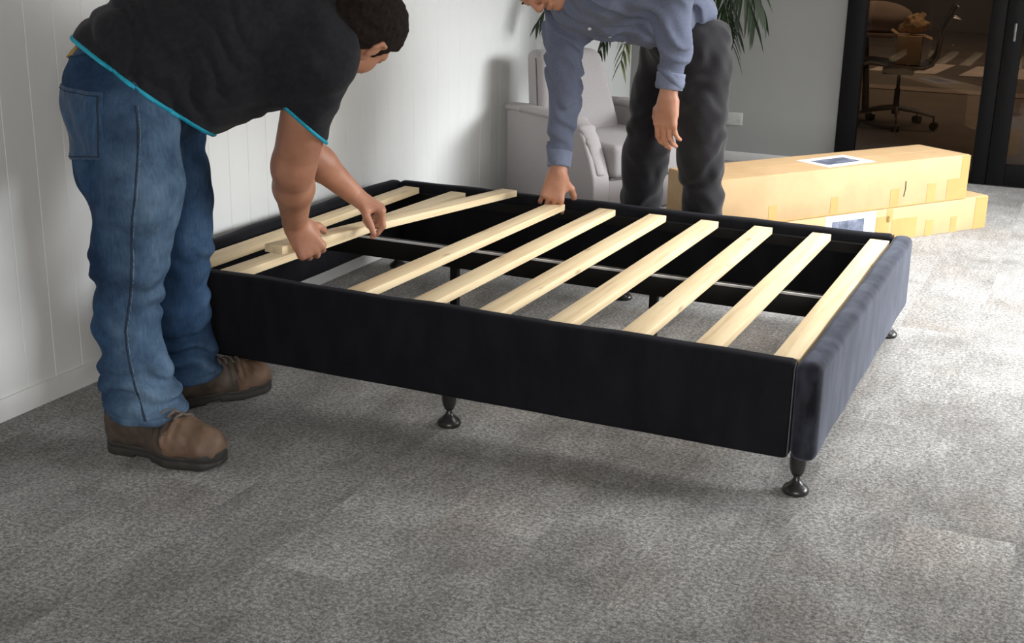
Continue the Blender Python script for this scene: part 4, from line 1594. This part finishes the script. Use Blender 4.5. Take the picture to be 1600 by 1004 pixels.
# body
b1 = Field()
at1, ax1, s1 = head_prims(b1, HEAD1, H1F, H1U, 0.240)
b1.cap((-1.42, 0.03, 1.05), HEAD1 + V((-0.045, -0.01, -0.02)), 0.072, 0.064, 0.03)
b1.ell((-1.80, -0.24, 0.96), (0.13, 0.16, 0.11), 0.03)
b1.ell((-1.69, -0.19, 1.00), (0.16, 0.17, 0.15), 0.05)
b1.ell((-1.56, -0.11, 1.045), (0.14, 0.17, 0.145), 0.05)
b1.ell((-1.45, 0.00, 1.075), (0.11, 0.15, 0.12), 0.05)
b1.cap(RSH, LSH, 0.070, 0.068, 0.05)
b1.cap(RSH, REL, 0.066, 0.054, 0.03)
b1.cap(RSH.lerp(REL, 0.5), RSH.lerp(REL, 0.9), 0.063, 0.056, 0.02)
b1.cap(REL, REL.lerp(RWR, 0.35), 0.056, 0.057, 0.03)
b1.cap(REL.lerp(RWR, 0.35), RWR, 0.056, 0.036, 0.02)
b1.cap(LSH, LEL, 0.068, 0.052, 0.03)
b1.cap(LEL, LEL.lerp(LWR, 0.35), 0.052, 0.050, 0.03)
b1.cap(LEL.lerp(LWR, 0.35), LWR, 0.050, 0.031, 0.02)
for s_ in ('R', 'L'):
    for p_, q_, ra_, rb_ in (('hip', 'th', 0.09, 0.085), ('th', 'kn', 0.085, 0.066), ('kn', 'ca', 0.064, 0.062), ('ca', 'sh', 0.062, 0.05), ('sh', 'an', 0.05, 0.045)):
        b1.cap(J1[s_ + p_], J1[s_ + q_], ra_, rb_, 0.03)
SD = (S3B - S3A).normalized()
# right hand: wraps the near end of the raised slat from above
add_hand(b1, RWR, (0.42, 0.22, -0.88), (0.62, -0.72, 0.15), 1, (66, 78, 55), (24, 40), -0.04, 1.10)
# left hand: over the slat further along, index finger straight down its side
add_hand(b1, LWR, (0.72, 0.45, -0.48), (0.42, 0.28, 0.85), -1, (74, 80, 50), (8, 18), 0.0, 1.04, per=[(56, 42, 20), None, None, None])
lo_, hi_ = b1.bounds(0.02)
body1 = sdf_mesh('body', lambda P: np.minimum(b1(P), 9).astype(np.float32), lo_, hi_, 0.0042, 'skin_a', m1)
hf, hl, hh_ = hair_fn(HEAD1, H1F, H1U, 0.240, 1.0)
sdf_mesh('hair', hf, hl, hh_, 0.0042, 'hair', m1)
eyes(at1, ax1, s1, m1)
boot(m1, (-1.752, -0.495), (-1.40, -0.475), 0.362)
boot(m1, (-1.795, -0.205), (-1.640, 0.070), 0.325)

# =================================================================== MAN IN BLUE SHIRT (behind the bed)
m2 = empty('person', (-0.95, 1.80, 0))
tag(m2, 'man in blue shirt and charcoal trousers stooping behind the bed to place a slat', 'person', 'men assembling the bed')
HEAD2 = V((-1.400, 1.45, 1.152))
H2F, H2U = (0.05, -0.62, -0.78), (-0.88, -0.38, 0.25)
J2 = dict(Rhip=(-1.045, 1.905, 0.86), Rkn=(-1.090, 1.875, 0.50), Ran=(-1.125, 1.915, 0.10),
          Lhip=(-0.860, 1.765, 0.88), Lkn=(-0.818, 1.71, 0.50), Lan=(-0.795, 1.785, 0.10))
tro = Field()
tro.ell((-0.935, 1.835, 0.945), (0.160, 0.160, 0.15), 0)
tro.cap(J2['Rhip'], J2['Rkn'], 0.105, 0.090, 0.04)
tro.cap(J2['Rkn'], J2['Ran'], 0.088, 0.082, 0.03)
tro.cap(J2['Lhip'], J2['Lkn'], 0.118, 0.086, 0.04)
tro.cap(J2['Lkn'], J2['Lan'], 0.080, 0.072, 0.03)


def tro_fn(P):
    w = wob(P, 8, 1.9)
    d = tro(P) + 0.005 * np.sin(P[:, 2] * 42 - 26 * P[:, 0] + 2.2 * w) + 0.003 * wob(P, 15, 0.2)
    d = smax(d, plane(P, (-0.93, 1.83, 1.045), (0.25, 0.1, 1.0)), 0.01)
    d = smax(d, 0.065 - P[:, 2], 0.008)
    return d.astype(np.float32)


lo_, hi_ = tro.bounds(0.03)
to2 = sdf_mesh('trousers', tro_fn, lo_, hi_, 0.0080, 'trouser', m2)
R2S, R2E, R2W = V((-1.345, 1.600, 0.990)), V((-1.305, 1.520, 0.714)), V((-1.282, 1.430, 0.470))
L2S, L2E, L2W = V((-0.915, 1.520, 1.140)), V((-0.880, 1.500, 0.950)), V((-0.889, 1.480, 0.775))
sh2 = Field()
sh2.ell((-0.975, 1.800, 1.03), (0.150, 0.150, 0.125), 0)
sh2.ell((-1.075, 1.710, 1.055), (0.170, 0.160, 0.135), 0.06)
sh2.ell((-1.205, 1.610, 1.080), (0.160, 0.165, 0.130), 0.06)
sh2.cap((-1.315, 1.640, 1.06), (-1.13, 1.46, 1.13), 0.095, 0.090, 0.06)
sh2.cap(R2S, R2E, 0.078, 0.058, 0.05)
sh2.cap(R2E, R2W, 0.056, 0.038, 0.02)
sh2.cap((-1.10, 1.48, 1.13), L2S, 0.085, 0.085, 0.04)
sh2.cap(L2S, L2E, 0.075, 0.057, 0.04)
sh2.cap(L2E, L2W, 0.054, 0.042, 0.02)
sh2.cap((-1.31, 1.54, 1.11), (-1.35, 1.50, 1.12), 0.075, 0.068, 0.04)
RCP = R2E.lerp(R2W, 0.93)
RCN = (R2W - R2E).normalized()
LCP = L2E.lerp(L2W, 0.88)
LCN = (L2W - L2E).normalized()


arms2 = Field()
arms2.cap(R2S, R2E, 0.054, 0.042, 0.0)
arms2.cap(R2E, R2W, 0.042, 0.028, 0.02)
arms2.cap(L2S, L2E, 0.058, 0.046, 0.0)
arms2.cap(L2E, L2W, 0.044, 0.030, 0.02)


def sh2_raw(P):
    w = wob(P, 9, 0.9)
    amp = 0.007 + 0.006 * wob(P, 6, 2.0)
    d = sh2(P) + amp * np.sin(P[:, 2] * 75 + 62 * P[:, 0] - 20 * P[:, 1] + 2.4 * w) + 0.0035 * wob(P, 14, 1.4)
    return np.minimum(d, arms2(P) - 0.007)


def sh2_hem(P):
    # shirt falls open at the hip: higher at the back (towards +x)
    return plane(P, (-0.96, 1.72, 0.940), (0.523, 0.015, -0.852))


def sh2_fn(P):
    d = sh2_raw(P)
    near_arm = np.linalg.norm(P - A3(*L2W), axis=1) < 0.26
    right_arm = (P[:, 0] < -1.20)
    d = np.where((near_arm & (P[:, 1] < 1.60)) | right_arm, d, smax(d, sh2_hem(P), 0.008))
    near = np.linalg.norm(P - A3(*RCP), axis=1) < 0.14
    d = np.where(near, smax(d, plane(P, RCP, RCN), 0.005), d)
    near = np.linalg.norm(P - A3(*LCP), axis=1) < 0.14
    d = np.where(near, smax(d, plane(P, LCP, LCN), 0.005), d)
    return d.astype(np.float32)


lo_, hi_ = sh2.bounds(0.03)
so2 = sdf_mesh('shirt', sh2_fn, lo_, hi_, 0.0075, 'blue_shirt', m2)
for c, n in ((RCP, RCN), (LCP, LCN)):
    c2 = c - n * 0.028
    sub('cuff', lambda P, c2=c2, n=n: np.maximum(np.maximum(sh2(P) - 0.005, np.abs(plane(P, c2, n)) - 0.030), np.linalg.norm(P - A3(*c2), axis=1) - 0.11), A3(*c2) - 0.12, A3(*c2) + 0.12, 0.0055, 'blue_cuff', so2)
for g in ((-1.209, 1.50, 1.004), (-1.145, 1.55, 0.961), (-1.094, 1.60, 0.919)):
    p, n = snap(sh2_fn, g)
    bm = lathe_bm([(0, 0), (0.0065, 0), (0.0065, 0.0025), (0.004, 0.003), (0, 0.003)], 12)
    bmesh.ops.transform(bm, matrix=Matrix.Translation(p) @ n.to_track_quat('Z', 'Y').to_matrix().to_4x4(), verts=bm.verts)
    o = finish(bm, 'button', 'button')
    o.parent = so2
cl2 = Field()
cl2.cap((-1.345, 1.515, 1.12), (-1.375, 1.495, 1.12), 0.074, 0.068, 0)
sub('collar', lambda P: np.maximum(np.maximum(cl2(P), -(cl2(P) + 0.010)), np.maximum(plane(P, (-1.385, 1.49, 1.12), (-0.9, -0.4, 0)), -plane(P, (-1.33, 1.52, 1.12), (-0.9, -0.4, 0)))), *cl2.bounds(0.03), 0.006, 'blue_shirt', so2)
b2 = Field()
at2, ax2, s2 = head_prims(b2, HEAD2, H2F, H2U, 0.235)
b2.cap((-1.30, 1.55, 1.11), HEAD2 + V((0.035, 0.02, 0.01)), 0.062, 0.058, 0.03)
b2.ell((-0.94, 1.83, 0.97), (0.11, 0.11, 0.10), 0.03)
b2.ell((-1.075, 1.71, 1.06), (0.13, 0.12, 0.10), 0.05)
b2.ell((-1.205, 1.61, 1.085), (0.12, 0.125, 0.10), 0.05)
b2.cap((-1.30, 1.62, 1.06), (-1.12, 1.47, 1.13), 0.07, 0.065, 0.05)
b2.cap(R2S, R2E, 0.054, 0.042, 0.03)
b2.cap(R2E, R2W, 0.042, 0.028, 0.02)
b2.cap((-1.12, 1.47, 1.13), L2S, 0.06, 0.06, 0.03)
b2.cap(L2S, L2E, 0.058, 0.046, 0.03)
b2.cap(L2E, L2W, 0.044, 0.030, 0.02)
for s_ in ('R', 'L'):
    b2.cap(J2[s_ + 'hip'], J2[s_ + 'kn'], 0.080, 0.062, 0.03)
    b2.cap(J2[s_ + 'kn'], J2[s_ + 'an'], 0.060, 0.045, 0.03)
# right hand spread over the far end of the slat
add_hand(b2, R2W, (-0.18, -0.10, -0.98), (0.25, -0.95, 0.05), 1, (24, 38, 26), (10, 20), 0.22, 1.10)
# left hand hanging relaxed
add_hand(b2, L2W, (-0.02, -0.06, -1.0), (-0.25, -0.95, 0.0), -1, (18, 28, 20), (8, 10), 0.04, 1.14)
lo_, hi_ = b2.bounds(0.02)
sdf_mesh('body', lambda P: b2(P), lo_, hi_, 0.0042, 'skin_b', m2)
hf, hl, hh_ = hair_fn(HEAD2, H2F, H2U, 0.235, 3.0)
sdf_mesh('hair', hf, hl, hh_, 0.0045, 'hair', m2)
eyes(at2, ax2, s2, m2)
boot(m2, (-1.135, 1.975), (-1.20, 1.70), 0.29, ('boot_sole', 'boot_sole', 'boot_sole'), False, 'shoe', 0.10)
boot(m2, (-0.82, 1.85), (-0.87, 1.58), 0.29, ('boot_sole', 'boot_sole', 'boot_sole'), False, 'shoe', 0.10)
